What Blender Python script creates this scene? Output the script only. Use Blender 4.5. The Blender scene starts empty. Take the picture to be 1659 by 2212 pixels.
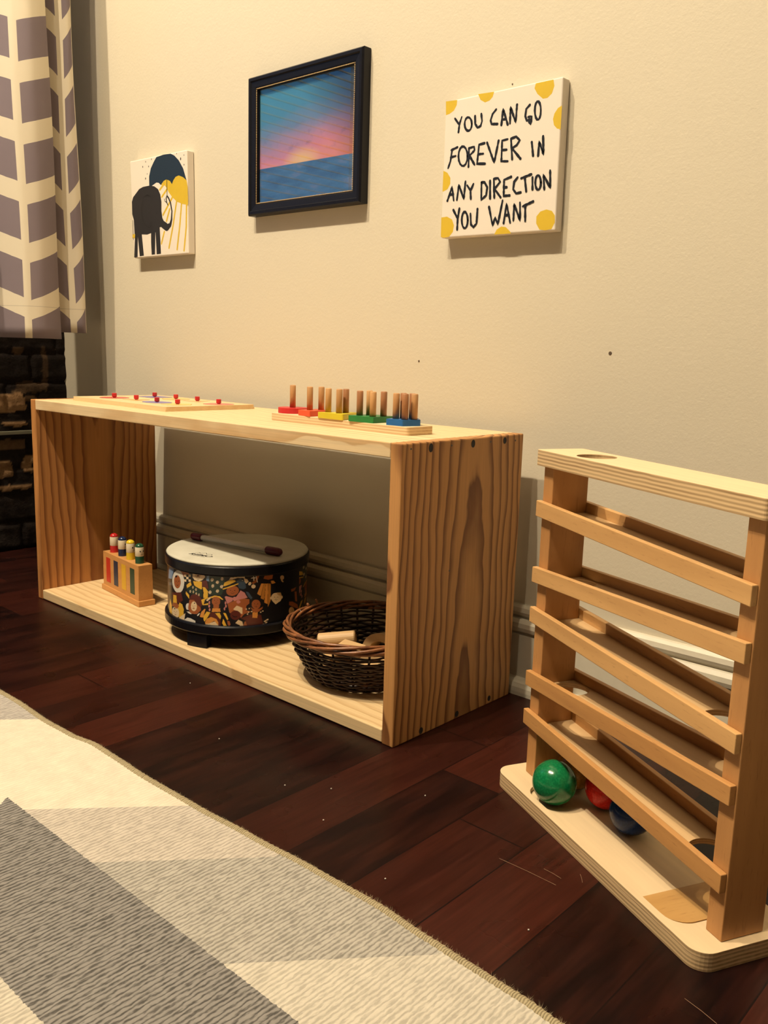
import bpy, bmesh, math, random
from mathutils import Vector, Matrix
from mathutils.geometry import tessellate_polygon

scene = bpy.context.scene
COL = scene.collection

# ------------------------------------------------------------------ camera
CAM = (0.63501, -0.73437, 0.45942)
YAW, PITCH, ROLL, FPX = 0.731585, 0.179815, 0.030207, 1900.98
def look():
    f = Vector((-math.sin(YAW)*math.cos(PITCH), math.cos(YAW)*math.cos(PITCH), -math.sin(PITCH)))
    r = Vector((math.cos(YAW), math.sin(YAW), 0)); u = r.cross(f)
    r2 = r*math.cos(ROLL)+u*math.sin(ROLL); u2 = -r*math.sin(ROLL)+u*math.cos(ROLL)
    return Matrix(((r2.x, u2.x, -f.x, CAM[0]), (r2.y, u2.y, -f.y, CAM[1]), (r2.z, u2.z, -f.z, CAM[2]), (0, 0, 0, 1)))
cd = bpy.data.cameras.new('camera'); cam = bpy.data.objects.new('camera', cd); COL.objects.link(cam)
cd.sensor_fit = 'HORIZONTAL'; cd.sensor_width = 36.0; cd.lens = 36.0*FPX/1659.0
cd.clip_start = 0.01; cam.matrix_world = look(); scene.camera = cam

# ------------------------------------------------------------------ light, world, exposure
world = bpy.data.worlds.new('world'); scene.world = world; world.use_nodes = True
bg = world.node_tree.nodes['Background']; bg.inputs[0].default_value = (0.5, 0.40, 0.34, 1); bg.inputs[1].default_value = 0.012
def lamp(name, loc, power, col, rad):
    l = bpy.data.lights.new(name, 'POINT'); l.energy = power; l.color = col; l.shadow_soft_size = rad
    o = bpy.data.objects.new(name, l); o.location = loc; COL.objects.link(o); return o
WARM = (1.0, 0.85, 0.62)
lamp('ceiling_bulb', (0.16, -1.22, 3.08), 42, WARM, 0.02)
lamp('ceiling_bulb', (-0.18, -1.26, 3.08), 195, WARM, 0.025)
lamp('ceiling_bulb', (-0.74, -1.22, 3.08), 240, WARM, 0.02)
vs = scene.view_settings
scene.display_settings.display_device = 'sRGB'
vs.view_transform = 'Standard'; vs.look = 'None'; vs.exposure = 0.0; vs.gamma = 1.0; vs.use_curve_mapping = False
cy = scene.cycles
cy.use_denoising = True; cy.max_bounces = 8; cy.diffuse_bounces = 2; cy.glossy_bounces = 4
cy.transparent_max_bounces = 8; cy.caustics_reflective = False; cy.caustics_refractive = False
cy.sample_clamp_indirect = 6.0

# ------------------------------------------------------------------ node helper
class NT:
    def __init__(self, name):
        self.m = bpy.data.materials.new(name); self.m.use_nodes = True
        self.t = self.m.node_tree; self.b = self.t.nodes['Principled BSDF']
    def n(self, typ, **kw):
        o = self.t.nodes.new(typ)
        for k, v in kw.items():
            setattr(o, k, v)
        return o
    def put(self, sock, v):
        if isinstance(v, bpy.types.NodeSocket): self.t.links.new(v, sock)
        elif isinstance(v, (tuple, list)) and sock.type == 'RGBA' and len(v) == 3: sock.default_value = (*v, 1)
        else: sock.default_value = v
    def math(self, op, a, b=None, c=None):
        o = self.n('ShaderNodeMath', operation=op); self.put(o.inputs[0], a)
        if b is not None: self.put(o.inputs[1], b)
        if c is not None: self.put(o.inputs[2], c)
        return o.outputs[0]
    def mix(self, f, a, b, mode='MIX'):
        o = self.n('ShaderNodeMix', data_type='RGBA', blend_type=mode)
        self.put(o.inputs[0], f); self.put(o.inputs[6], a); self.put(o.inputs[7], b); return o.outputs[2]
    def coord(self, which='Object'):
        return self.n('ShaderNodeTexCoord').outputs[which]
    def xyz(self, v=None):
        o = self.n('ShaderNodeSeparateXYZ'); self.put(o.inputs[0], v if v is not None else self.coord()); return o.outputs
    def comb(self, x, y, z):
        o = self.n('ShaderNodeCombineXYZ'); self.put(o.inputs[0], x); self.put(o.inputs[1], y); self.put(o.inputs[2], z); return o.outputs[0]
    def scale(self, s, v=None, off=(0, 0, 0)):
        o = self.n('ShaderNodeMapping'); self.put(o.inputs[0], v if v is not None else self.coord())
        o.inputs[1].default_value = off; o.inputs[3].default_value = s; return o.outputs[0]
    def noise(self, v, sc=5.0, detail=3.0, rough=0.5):
        o = self.n('ShaderNodeTexNoise'); self.put(o.inputs['Vector'], v); o.inputs['Scale'].default_value = sc
        o.inputs['Detail'].default_value = detail; o.inputs['Roughness'].default_value = rough; return o.outputs[0]
    def ramp(self, f, stops, interp='LINEAR'):
        o = self.n('ShaderNodeValToRGB'); self.put(o.inputs[0], f); cr = o.color_ramp; cr.interpolation = interp
        while len(cr.elements) < len(stops): cr.elements.new(0.5)
        for e, (p, c) in zip(cr.elements, stops):
            e.position = p; e.color = (*c, 1) if not isinstance(c, float) else (c, c, c, 1)
        return o.outputs[0]
    def bump(self, h, strength=0.3, dist=0.001):
        o = self.n('ShaderNodeBump'); self.put(o.inputs['Height'], h); o.inputs['Strength'].default_value = strength
        o.inputs['Distance'].default_value = dist; self.t.links.new(o.outputs[0], self.b.inputs['Normal'])
    def set(self, **kw):
        for k, v in kw.items(): self.put(self.b.inputs[k.replace('_', ' ')], v)
        return self.m

def plain(name, col, rough=0.5, spec=0.5, **kw):
    n = NT(name)
    tint = n.noise(n.scale((60, 60, 60)), 1.0, 3)
    c = n.mix(0.12, col, n.mix(1.0, col, n.ramp(tint, [(0.3, 0.55), (0.7, 1.0)]), 'MULTIPLY'))
    return n.set(Base_Color=c, Roughness=rough, Specular_IOR_Level=spec, **kw)

def pine(name, L, W, T, wc, tc, tilt=0.06, sp=0.011, light=(0.80, 0.52, 0.22), dark=(0.42, 0.20, 0.065), amt=1.0, seed=0.0):
    """flat-sawn pine: growth rings of a slightly tapered, slightly wavy log cut by the board"""
    n = NT(name); c = n.xyz()
    sc = [0, 0, 0]; sc[L] = 5; sc[W] = 14; sc[T] = 14
    wob = n.noise(n.scale(tuple(sc), off=(seed, seed*1.7, seed*0.6)), 1.0, 2)
    sc2 = [0, 0, 0]; sc2[L] = 16; sc2[W] = 40; sc2[T] = 40
    wob2 = n.noise(n.scale(tuple(sc2), off=(seed, 3, seed)), 1.0, 2)
    w = n.math('ADD', n.math('SUBTRACT', c[W], wc), n.math('MULTIPLY', n.math('SUBTRACT', wob, 0.5), 0.030))
    t = n.math('ADD', n.math('SUBTRACT', c[T], tc), n.math('MULTIPLY', c[L], tilt))
    d = n.math('SQRT', n.math('ADD', n.math('MULTIPLY', w, w), n.math('MULTIPLY', t, t)))
    ring = n.math('FRACT', n.math('ADD', n.math('DIVIDE', d, sp), n.math('MULTIPLY', wob2, 0.55)))
    f = n.ramp(ring, [(0.0, 0.0), (0.45, 0.05), (0.80, 0.85), (0.92, 1.0), (0.97, 0.15), (1.0, 0.0)])
    sc3 = [0, 0, 0]; sc3[L] = 8; sc3[W] = 500; sc3[T] = 500
    fib = n.noise(n.scale(tuple(sc3)), 1.0, 3)
    base = n.mix(n.math('MULTIPLY', f, amt), light, dark)
    base = n.mix(0.35, base, n.mix(1.0, base, n.ramp(fib, [(0.3, 0.6), (0.65, 1.0)]), 'MULTIPLY'))
    n.bump(fib, 0.12, 0.0004)
    return n.set(Base_Color=base, Roughness=0.55, Specular_IOR_Level=0.35)

def beech(name, L=0, col=(0.70, 0.42, 0.18), dk=(0.38, 0.19, 0.07), rough=0.45):
    n = NT(name); sc = [300, 300, 300]; sc[L] = 40
    fl = n.noise(n.scale(tuple(sc)), 1.6, 2, 0.6)
    sc2 = [60, 60, 60]; sc2[L] = 6
    big = n.noise(n.scale(tuple(sc2)), 1.0, 3)
    b = n.mix(n.ramp(big, [(0.3, 0.0), (0.75, 0.5)]), col, dk)
    b = n.mix(n.ramp(fl, [(0.60, 0.0), (0.72, 0.5)]), b, dk)
    return n.set(Base_Color=b, Roughness=rough, Specular_IOR_Level=0.4)

def plywood(name, face=(0.80, 0.58, 0.32), lay=0.0026, e1=(0.72, 0.50, 0.26), e2=(0.36, 0.20, 0.085), seed=0.0):
    """birch plywood: plain veneer on the faces, stacked plies on the edges"""
    n = NT(name); c = n.xyz()
    nz = n.math('ABSOLUTE', n.xyz(n.coord('Normal'))[2])
    wob = n.noise(n.scale((30, 30, 30), off=(seed, 0, 0)), 1.0, 2)
    z = n.math('ADD', n.math('DIVIDE', c[2], lay), n.math('MULTIPLY', wob, 0.5))
    st = n.ramp(n.math('FRACT', z), [(0.0, 0.0), (0.25, 0.1), (0.55, 1.0), (0.8, 0.7), (1.0, 0.0)])
    gr = n.noise(n.scale((9, 160, 160)), 1.0, 3)
    edge = n.mix(n.math('MULTIPLY', st, n.ramp(gr, [(0.25, 0.45), (0.75, 1.0)])), e1, e2)
    top = n.mix(0.25, face, n.mix(1.0, face, n.ramp(gr, [(0.3, 0.65), (0.7, 1.0)]), 'MULTIPLY'))
    return n.set(Base_Color=n.mix(n.math('GREATER_THAN', nz, 0.75), edge, top), Roughness=0.5, Specular_IOR_Level=0.4)

# ------------------------------------------------------------------ mesh helpers
def link_mesh(name, bm, mat, parent=None, smooth=False, bevel=0.0, seg=2, loc=None, angle=40):
    me = bpy.data.meshes.new(name)
    bmesh.ops.recalc_face_normals(bm, faces=bm.faces)
    bm.to_mesh(me); bm.free()
    o = bpy.data.objects.new(name, me); COL.objects.link(o)
    mats = mat if isinstance(mat, (list, tuple)) else [mat]
    for m in mats: me.materials.append(m)
    if smooth:
        for p in me.polygons: p.use_smooth = True
    if bevel > 0:
        b = o.modifiers.new('bevel', 'BEVEL'); b.width = bevel; b.segments = seg; b.limit_method = 'ANGLE'; b.angle_limit = math.radians(angle)
        b.harden_normals = False
    if parent is not None: o.parent = parent
    if loc is not None: o.location = loc
    return o

def empty(name, loc=(0, 0, 0), rz=0.0):
    o = bpy.data.objects.new(name, None); o.location = loc; o.rotation_euler = (0, 0, rz); o.empty_display_size = 0.02
    COL.objects.link(o); return o
def tag(o, label, cat, group=None):
    o['label'] = label; o['category'] = cat
    if group: o['group'] = group
    return o
def struct(o):
    o['kind'] = 'structure'; return o

def box(bm, lo, hi, mi=0):
    v = [bm.verts.new((x, y, z)) for x in (lo[0], hi[0]) for y in (lo[1], hi[1]) for z in (lo[2], hi[2])]
    for q in ((0, 1, 3, 2), (4, 6, 7, 5), (0, 4, 5, 1), (2, 3, 7, 6), (0, 2, 6, 4), (1, 5, 7, 3)):
        f = bm.faces.new([v[i] for i in q]); f.material_index = mi
    return v
def newbox(lo, hi):
    bm = bmesh.new(); box(bm, lo, hi); return bm

def prism(bm, outer, holes, z0, z1, tf=None, mi=0):
    """extrude a 2-D outline with holes from z0 to z1; tf maps (a, b, h) to a point"""
    tf = tf or (lambda a, b, h: (a, b, h))
    loops = [outer]+list(holes)
    tris = tessellate_polygon([[Vector((a, b, 0)) for a, b in lp] for lp in loops])
    flat = [p for lp in loops for p in lp]
    lo = [bm.verts.new(tf(a, b, z0)) for a, b in flat]; hi = [bm.verts.new(tf(a, b, z1)) for a, b in flat]
    for t in tris:
        for vs_, rev in ((lo, True), (hi, False)):
            try:
                f = bm.faces.new([vs_[i] for i in (t[::-1] if rev else t)]); f.material_index = mi
            except ValueError: pass
    k = 0
    for lp in loops:
        n = len(lp)
        for i in range(n):
            a, b = k+i, k+(i+1) % n
            f = bm.faces.new([lo[a], lo[b], hi[b], hi[a]]); f.material_index = mi
        k += n

def circle(cx, cy, r, n=32, a0=0.0, sy=1.0):
    return [(cx+r*math.cos(a0+2*math.pi*i/n), cy+r*sy*math.sin(a0+2*math.pi*i/n)) for i in range(n)]
def rrect(x0, y0, x1, y1, r, n=8):
    out = []
    for cx, cy, a in ((x1-r, y1-r, 0), (x0+r, y1-r, 90), (x0+r, y0+r, 180), (x1-r, y0+r, 270)):
        for i in range(n+1):
            t = math.radians(a+90*i/n); out.append((cx+r*math.cos(t), cy+r*math.sin(t)))
    return out
def ngon_round(pts, r, n=5):
    out = []
    k = len(pts)
    for i in range(k):
        p = Vector(pts[i]); a = (Vector(pts[i-1])-p).normalized(); b = (Vector(pts[(i+1) % k])-p).normalized()
        q0 = p+a*r; q1 = p+b*r
        for j in range(n+1):
            t = j/n; q = q0*(1-t)**2+p*2*t*(1-t)+q1*t*t; out.append((q.x, q.y))
    return out

def lathe(bm, prof, n=48, c=(0, 0), mi=0, tf=None):
    """prof: list of (radius, z); ends at radius 0 are closed"""
    tf = tf or (lambda p: p)
    rows = []
    for r, z in prof:
        if r < 1e-7: rows.append([bm.verts.new(tf((c[0], c[1], z)))])
        else: rows.append([bm.verts.new(tf((c[0]+r*math.cos(2*math.pi*i/n), c[1]+r*math.sin(2*math.pi*i/n), z))) for i in range(n)])
    for A, B in zip(rows, rows[1:]):
        for i in range(n):
            j = (i+1) % n
            if len(A) == 1 and len(B) == 1: continue
            if len(A) == 1: f = bm.faces.new([A[0], B[i], B[j]])
            elif len(B) == 1: f = bm.faces.new([A[i], B[0], A[j]])
            else: f = bm.faces.new([A[i], B[i], B[j], A[j]])
            f.material_index = mi

def tube(bm, pts, r, sides=6, closed=False, mi=0):
    P = [Vector(p) for p in pts]; n = len(P); rings = []
    rr = r if isinstance(r, (list, tuple)) else [r]*n
    for i in range(n):
        a = P[(i-1) % n] if (closed or i > 0) else P[i]; b = P[(i+1) % n] if (closed or i < n-1) else P[i]
        d = (b-a).normalized(); up = Vector((0, 0, 1)) if abs(d.z) < 0.9 else Vector((1, 0, 0))
        s = d.cross(up).normalized(); u = s.cross(d)
        rings.append([bm.verts.new(P[i]+(s*math.cos(2*math.pi*k/sides)+u*math.sin(2*math.pi*k/sides))*rr[i]) for k in range(sides)])
    for i in range(n if closed else n-1):
        A, B = rings[i], rings[(i+1) % n]
        for k in range(sides):
            f = bm.faces.new([A[k], A[(k+1) % sides], B[(k+1) % sides], B[k]]); f.material_index = mi
    if not closed:
        bm.faces.new(rings[0]).material_index = mi; bm.faces.new(rings[-1][::-1]).material_index = mi

# brush marks on a flat canvas: all in the canvas' own (x, z) plane, facing -y
def fill(bm, pts, y, mi):
    tris = tessellate_polygon([[Vector((a, b, 0)) for a, b in pts]])
    v = [bm.verts.new((a, y, b)) for a, b in pts]
    for t in tris:
        try: bm.faces.new([v[i] for i in t]).material_index = mi
        except ValueError: pass
def stroke(bm, pts, w, y, mi, rough=0.0, rnd=None):
    P = [Vector(p) for p in pts]
    # resample
    Q = [P[0]]
    for a, b in zip(P, P[1:]):
        k = max(1, int((b-a).length/0.0025))
        for i in range(1, k+1): Q.append(a.lerp(b, i/k))
    n = len(Q); W = []
    for i in range(n):
        if isinstance(w, list):
            t = i/(n-1)*(len(w)-1); k = min(int(t), len(w)-2); ww = w[k]*(1-(t-k))+w[k+1]*(t-k)
        else: ww = w
        if rnd: ww *= 1+rnd.uniform(-rough, rough)
        W.append(ww/2)
    L, R = [], []
    for i in range(n):
        d = (Q[min(i+1, n-1)]-Q[max(i-1, 0)])
        d = d.normalized() if d.length > 1e-9 else Vector((1, 0))
        s = Vector((-d.y, d.x))
        L.append(bm.verts.new((Q[i].x+s.x*W[i], y, Q[i].y+s.y*W[i]))); R.append(bm.verts.new((Q[i].x-s.x*W[i], y, Q[i].y-s.y*W[i])))
    for i in range(n-1):
        bm.faces.new([L[i], R[i], R[i+1], L[i+1]]).material_index = mi
    for q, ww in ((Q[0], W[0]), (Q[-1], W[-1])):
        fill(bm, circle(q.x, q.y, ww*0.95, 10), y-0.000004, mi)

# ------------------------------------------------------------------ drawn outlines, in metres
Q_CENTER=(-0.0743,0.7063)
Q_CORN=[(-0.0917,0.0891),(0.0905,0.0901),(0.0922,-0.0905),(-0.091,-0.0888)]
Q_DOTS=[[(-0.0914,0.0895),(-0.0721,0.0884),(-0.0725,0.0821),(-0.0769,0.0758),(-0.0844,0.0725),(-0.0904,0.0718)],[(-0.0377,0.0902),(-0.0119,0.089),(-0.0139,0.083),(-0.0184,0.0794),(-0.0256,0.0781),(-0.0331,0.0823)],[(0.0514,0.0886),(0.0768,0.0888),(0.0787,0.0812),(0.0758,0.073),(0.0696,0.0687),(0.0631,0.0688),(0.0546,0.0758),(0.0499,0.083)],[(0.0912,0.0567),(0.0857,0.0546),(0.0811,0.0489),(0.0795,0.0427),(0.0814,0.0354),(0.0861,0.0307),(0.0914,0.0291)],[(-0.091,0.0002),(-0.0838,-0.0032),(-0.0785,-0.0103),(-0.0781,-0.0182),(-0.0826,-0.0249),(-0.0911,-0.0274)],[(-0.0914,-0.0613),(-0.0815,-0.0609),(-0.0725,-0.0653),(-0.0686,-0.0735),(-0.0702,-0.082),(-0.0765,-0.0879),(-0.0853,-0.0887),(-0.0909,-0.0874)],[(-0.0006,-0.0897),(0.0031,-0.0836),(0.0101,-0.0802),(0.0173,-0.0814),(0.0231,-0.0862),(0.0265,-0.09)],[(0.0636,-0.0716),(0.0691,-0.066),(0.0779,-0.0642),(0.0861,-0.0667),(0.0906,-0.0725),(0.0912,-0.081),(0.087,-0.0885),(0.0775,-0.0895),(0.0692,-0.088),(0.0639,-0.0802)]]
Q_STROKES=[[(-0.0746,0.0653),(-0.0682,0.058),(-0.066,0.0571)],[(-0.0631,0.0656),(-0.0665,0.0572),(-0.0676,0.0471)],[(-0.0457,0.0543),(-0.0461,0.0506),(-0.0476,0.0478),(-0.0499,0.0465),(-0.0526,0.0469),(-0.0551,0.0489),(-0.057,0.0521),(-0.0578,0.056),(-0.0574,0.0596),(-0.0559,0.0624),(-0.0536,0.0637),(-0.0509,0.0633),(-0.0484,0.0613),(-0.0465,0.0581),(-0.0457,0.0543)],[(-0.041,0.0636),(-0.04,0.0535),(-0.036,0.0485),(-0.0311,0.0498),(-0.0291,0.0557),(-0.0309,0.0649)],[(-0.0073,0.0667),(-0.0126,0.062),(-0.0153,0.0544),(-0.0134,0.0498),(-0.0042,0.0485)],[(0.0022,0.0464),(0.0038,0.0657),(0.0121,0.0456)],[(0.0033,0.0529),(0.0093,0.0527)],[(0.0156,0.0463),(0.015,0.0664),(0.0244,0.0463),(0.0249,0.0676)],[(0.0443,0.0644),(0.0393,0.0604),(0.0384,0.0521),(0.041,0.0464),(0.0462,0.0468)],[(0.043,0.0503),(0.0482,0.0501),(0.0474,0.0413),(0.0446,0.0441)],[(0.0611,0.0553),(0.0611,0.0506),(0.0601,0.047),(0.0585,0.0451),(0.0565,0.0454),(0.0545,0.0478),(0.053,0.0518),(0.0522,0.0567),(0.0523,0.0614),(0.0533,0.065),(0.0549,0.0668),(0.0569,0.0665),(0.0589,0.0641),(0.0604,0.0602),(0.0611,0.0553)],[(-0.0784,0.0254),(-0.0682,0.028)],[(-0.0772,0.0253),(-0.0793,0.0113),(-0.0829,0.0026)],[(-0.0791,0.0162),(-0.0705,0.017)],[(-0.0505,0.0144),(-0.051,0.009),(-0.0528,0.0049),(-0.0557,0.0028),(-0.0592,0.0031),(-0.0624,0.0059),(-0.0648,0.0106),(-0.0659,0.0162),(-0.0654,0.0216),(-0.0635,0.0257),(-0.0606,0.0278),(-0.0572,0.0274),(-0.054,0.0246),(-0.0516,0.0199),(-0.0505,0.0144)],[(-0.0486,0.0243),(-0.0481,0.0007)],[(-0.0486,0.0243),(-0.0403,0.0252),(-0.0392,0.0207),(-0.0472,0.0146),(-0.0381,0.0022)],[(-0.0233,0.0275),(-0.0322,0.0267),(-0.034,0.003),(-0.0209,0.0015)],[(-0.0328,0.0148),(-0.0246,0.0145)],[(-0.0192,0.0276),(-0.0063,0.0011),(-0.0009,0.0277)],[(0.0133,0.0278),(0.0047,0.027),(0.0051,0.0017),(0.0151,0.0005)],[(0.0047,0.0153),(0.0125,0.015)],[(0.0184,0.0277),(0.0219,0.0022)],[(0.0184,0.0277),(0.0263,0.0291),(0.032,0.0241),(0.0278,0.0186),(0.0207,0.0158),(0.0346,0.0014)],[(0.0504,0.0194),(0.0535,0.0028)],[(0.061,0.0019),(0.0615,0.0192),(0.0689,0.0022),(0.0667,0.0244)],[(-0.0818,-0.0401),(-0.0745,-0.0224),(-0.0708,-0.0404)],[(-0.0787,-0.0325),(-0.0717,-0.0322)],[(-0.0653,-0.0403),(-0.0629,-0.0209),(-0.0536,-0.04),(-0.052,-0.0175)],[(-0.0489,-0.023),(-0.0429,-0.03)],[(-0.0384,-0.0221),(-0.0429,-0.0306),(-0.0417,-0.041)],[(-0.0252,-0.0214),(-0.0243,-0.0438),(-0.0167,-0.0388),(-0.0154,-0.0287),(-0.0202,-0.0219),(-0.0252,-0.0214)],[(-0.0114,-0.0209),(-0.01,-0.0432)],[(-0.0054,-0.019),(-0.0032,-0.0431)],[(-0.0054,-0.019),(0.0013,-0.0188),(0.0048,-0.0238),(-0.0034,-0.0318),(0.0069,-0.0434)],[(0.0218,-0.0193),(0.011,-0.0219),(0.0116,-0.0419),(0.021,-0.0422)],[(0.0109,-0.0313),(0.0156,-0.0315)],[(0.032,-0.021),(0.0269,-0.026),(0.026,-0.0352),(0.031,-0.0406),(0.0379,-0.04)],[(0.0375,-0.0228),(0.0524,-0.0194)],[(0.0428,-0.0221),(0.0462,-0.0395)],[(0.0545,-0.0233),(0.0555,-0.038)],[(0.0675,-0.0309),(0.0674,-0.0346),(0.0664,-0.0376),(0.0649,-0.0391),(0.063,-0.0389),(0.0612,-0.0371),(0.0598,-0.0339),(0.0591,-0.0301),(0.0593,-0.0263),(0.0602,-0.0234),(0.0618,-0.0218),(0.0636,-0.022),(0.0654,-0.0239),(0.0668,-0.0271),(0.0675,-0.0309)],[(0.0731,-0.0396),(0.0707,-0.022),(0.0818,-0.0387),(0.08,-0.0176)],[(-0.0706,-0.0529),(-0.0636,-0.0633)],[(-0.0603,-0.0518),(-0.0625,-0.0647),(-0.0627,-0.0792)],[(-0.0452,-0.068),(-0.0455,-0.0726),(-0.0467,-0.0762),(-0.0486,-0.0782),(-0.0509,-0.078),(-0.0531,-0.0758),(-0.0547,-0.0719),(-0.0555,-0.0672),(-0.0552,-0.0626),(-0.054,-0.0589),(-0.0521,-0.057),(-0.0498,-0.0572),(-0.0476,-0.0594),(-0.046,-0.0633),(-0.0452,-0.068)],[(-0.0411,-0.0598),(-0.0395,-0.0742),(-0.035,-0.0778),(-0.0303,-0.0736),(-0.0297,-0.0549)],[(-0.0109,-0.0539),(-0.0037,-0.078),(-0.0003,-0.0681),(0.0047,-0.0767),(0.0103,-0.0475)],[(0.0138,-0.0761),(0.0169,-0.0518),(0.024,-0.0762)],[(0.0148,-0.0667),(0.0218,-0.0662)],[(0.0289,-0.074),(0.0288,-0.0534),(0.0392,-0.0748),(0.0377,-0.0523)],[(0.0422,-0.0576),(0.0577,-0.0528)],[(0.0459,-0.0567),(0.0472,-0.076)]]
E_CENTER=(-0.8498,0.7166)
E_CORN=[(-0.0957,0.0909),(0.0904,0.0898),(0.0925,-0.0903),(-0.0872,-0.0904)]
E_UMB=[(-0.0306,0.04),(-0.0305,0.0564),(-0.0244,0.0704),(-0.0147,0.0805),(-0.0052,0.0884),(0.0183,0.09),(0.0403,0.0891),(0.052,0.0844),(0.0655,0.0747),(0.0788,0.0592),(0.0889,0.0376),(0.0785,0.044),(0.065,0.0485),(0.0551,0.047),(0.0481,0.0417),(0.0434,0.0353),(0.0372,0.0417),(0.0262,0.0455),(0.0171,0.0437),(0.0077,0.0374),(0.0007,0.042),(-0.0065,0.0433),(-0.018,0.0399),(-0.0223,0.0384)]
E_SUN=[(0.0191,0.0446),(0.0262,0.0455),(0.0372,0.0417),(0.0434,0.0353),(0.0481,0.0417),(0.0551,0.047),(0.065,0.0485),(0.0785,0.044),(0.0889,0.0376),(0.0916,0.0265),(0.0928,0.0047),(0.0922,-0.0051),(0.0776,-0.0027),(0.0581,0.0033),(0.0425,0.0135),(0.0327,0.0222),(0.0278,0.0293),(0.0189,0.0363),(0.0077,0.0374)]
E_RAYS=[[(0.0231,0.0409),(0.004,0.0293)],[(0.0278,0.0282),(0.0102,0.0159)],[(0.0445,0.0123),(0.0135,-0.0165)],[(0.035,-0.0081),(0.0244,-0.0286)],[(0.0168,-0.0473),(0.0069,-0.0683)],[(0.0572,0.0034),(0.0453,-0.0379),(0.0313,-0.0776)],[(0.0728,-0.0012),(0.0661,-0.0416),(0.0573,-0.0813)],[(0.0882,-0.0025),(0.0865,-0.043),(0.079,-0.0846)]]
E_BODY=[(-0.0306,0.04),(-0.0139,0.0372),(-0.0017,0.031),(0.0053,0.0214),(0.009,0.0075),(0.0085,-0.0093),(0.0113,-0.022),(0.0152,-0.0268),(0.0088,-0.0376),(0.0015,-0.0383),(0.0013,-0.0463),(-0.027,-0.0467),(-0.0399,-0.0488),(-0.0614,-0.0469),(-0.0604,-0.0493),(-0.083,-0.0502),(-0.0856,-0.0183),(-0.0907,-0.0073),(-0.0909,0.0161),(-0.0862,0.0239),(-0.0649,0.037),(-0.0519,0.0397)]
E_LEGS=[[(-0.0856,-0.0183),(-0.0591,-0.0447),(-0.053,-0.0872),(-0.0672,-0.0877),(-0.0725,-0.0509),(-0.075,-0.0886),(-0.0867,-0.0892),(-0.0832,-0.0549)],[(-0.0269,-0.0444),(-0.0121,-0.0408),(-0.0151,-0.0867),(-0.0261,-0.0868),(-0.0275,-0.0629)],[(-0.0121,-0.0408),(0.002,-0.0372),(0.005,-0.0866),(-0.0092,-0.0868),(-0.0106,-0.0639)]]
E_TRUNK=[((0.0049,-0.0294),0.012),((0.015,-0.0347),0.0136),((0.0261,-0.0402),0.0142),((0.0363,-0.0362),0.0093),((0.0406,-0.0275),0.0057),((0.0423,-0.012),0.0041),((0.0383,0.0028),0.0037),((0.0324,0.0117),0.0035),((0.0269,0.0166),0.0033),((0.0244,0.0118),0.0033),((0.0262,0.0049),0.0028),((0.0295,-0.0004),0.002)]
E_THIN=[([(0.0276,0.0448),(0.0277,0.0171)],0.0015),([(-0.0889,-0.0192),(-0.0882,-0.0452)],0.0015),([(0.0187,0.0117),(0.0206,0.0071),(0.0266,0.0047)],0.0013),([(-0.0891,-0.0516),(-0.0877,-0.0553)],0.0015)]
E_EAR=[(-0.0271,0.0192),(-0.0375,0.0241),(-0.0493,0.0206),(-0.0562,0.0074),(-0.0585,-0.0075),(-0.054,-0.0217),(-0.0436,-0.0323),(-0.0331,-0.0365),(-0.0266,-0.0335),(-0.0264,-0.0272)]
E_TIE=[(-0.0911,-0.045),(-0.0817,-0.0454),(-0.0831,-0.0526),(-0.0913,-0.0523)]
E_EYE=(-0.0071,-0.0126)
E_DROPS=[((-0.0412,0.0841),0.001),((-0.0218,0.0864),0.001),((-0.0511,0.0761),0.0011),((-0.0316,0.0746),0.0011),((-0.0367,0.0618),0.0008),((-0.0424,0.054),0.0012),((0.0591,0.0868),0.0008),((0.0819,0.0816),0.0008),((0.0714,0.0764),0.0016),((0.0818,0.0651),0.001)]
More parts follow.
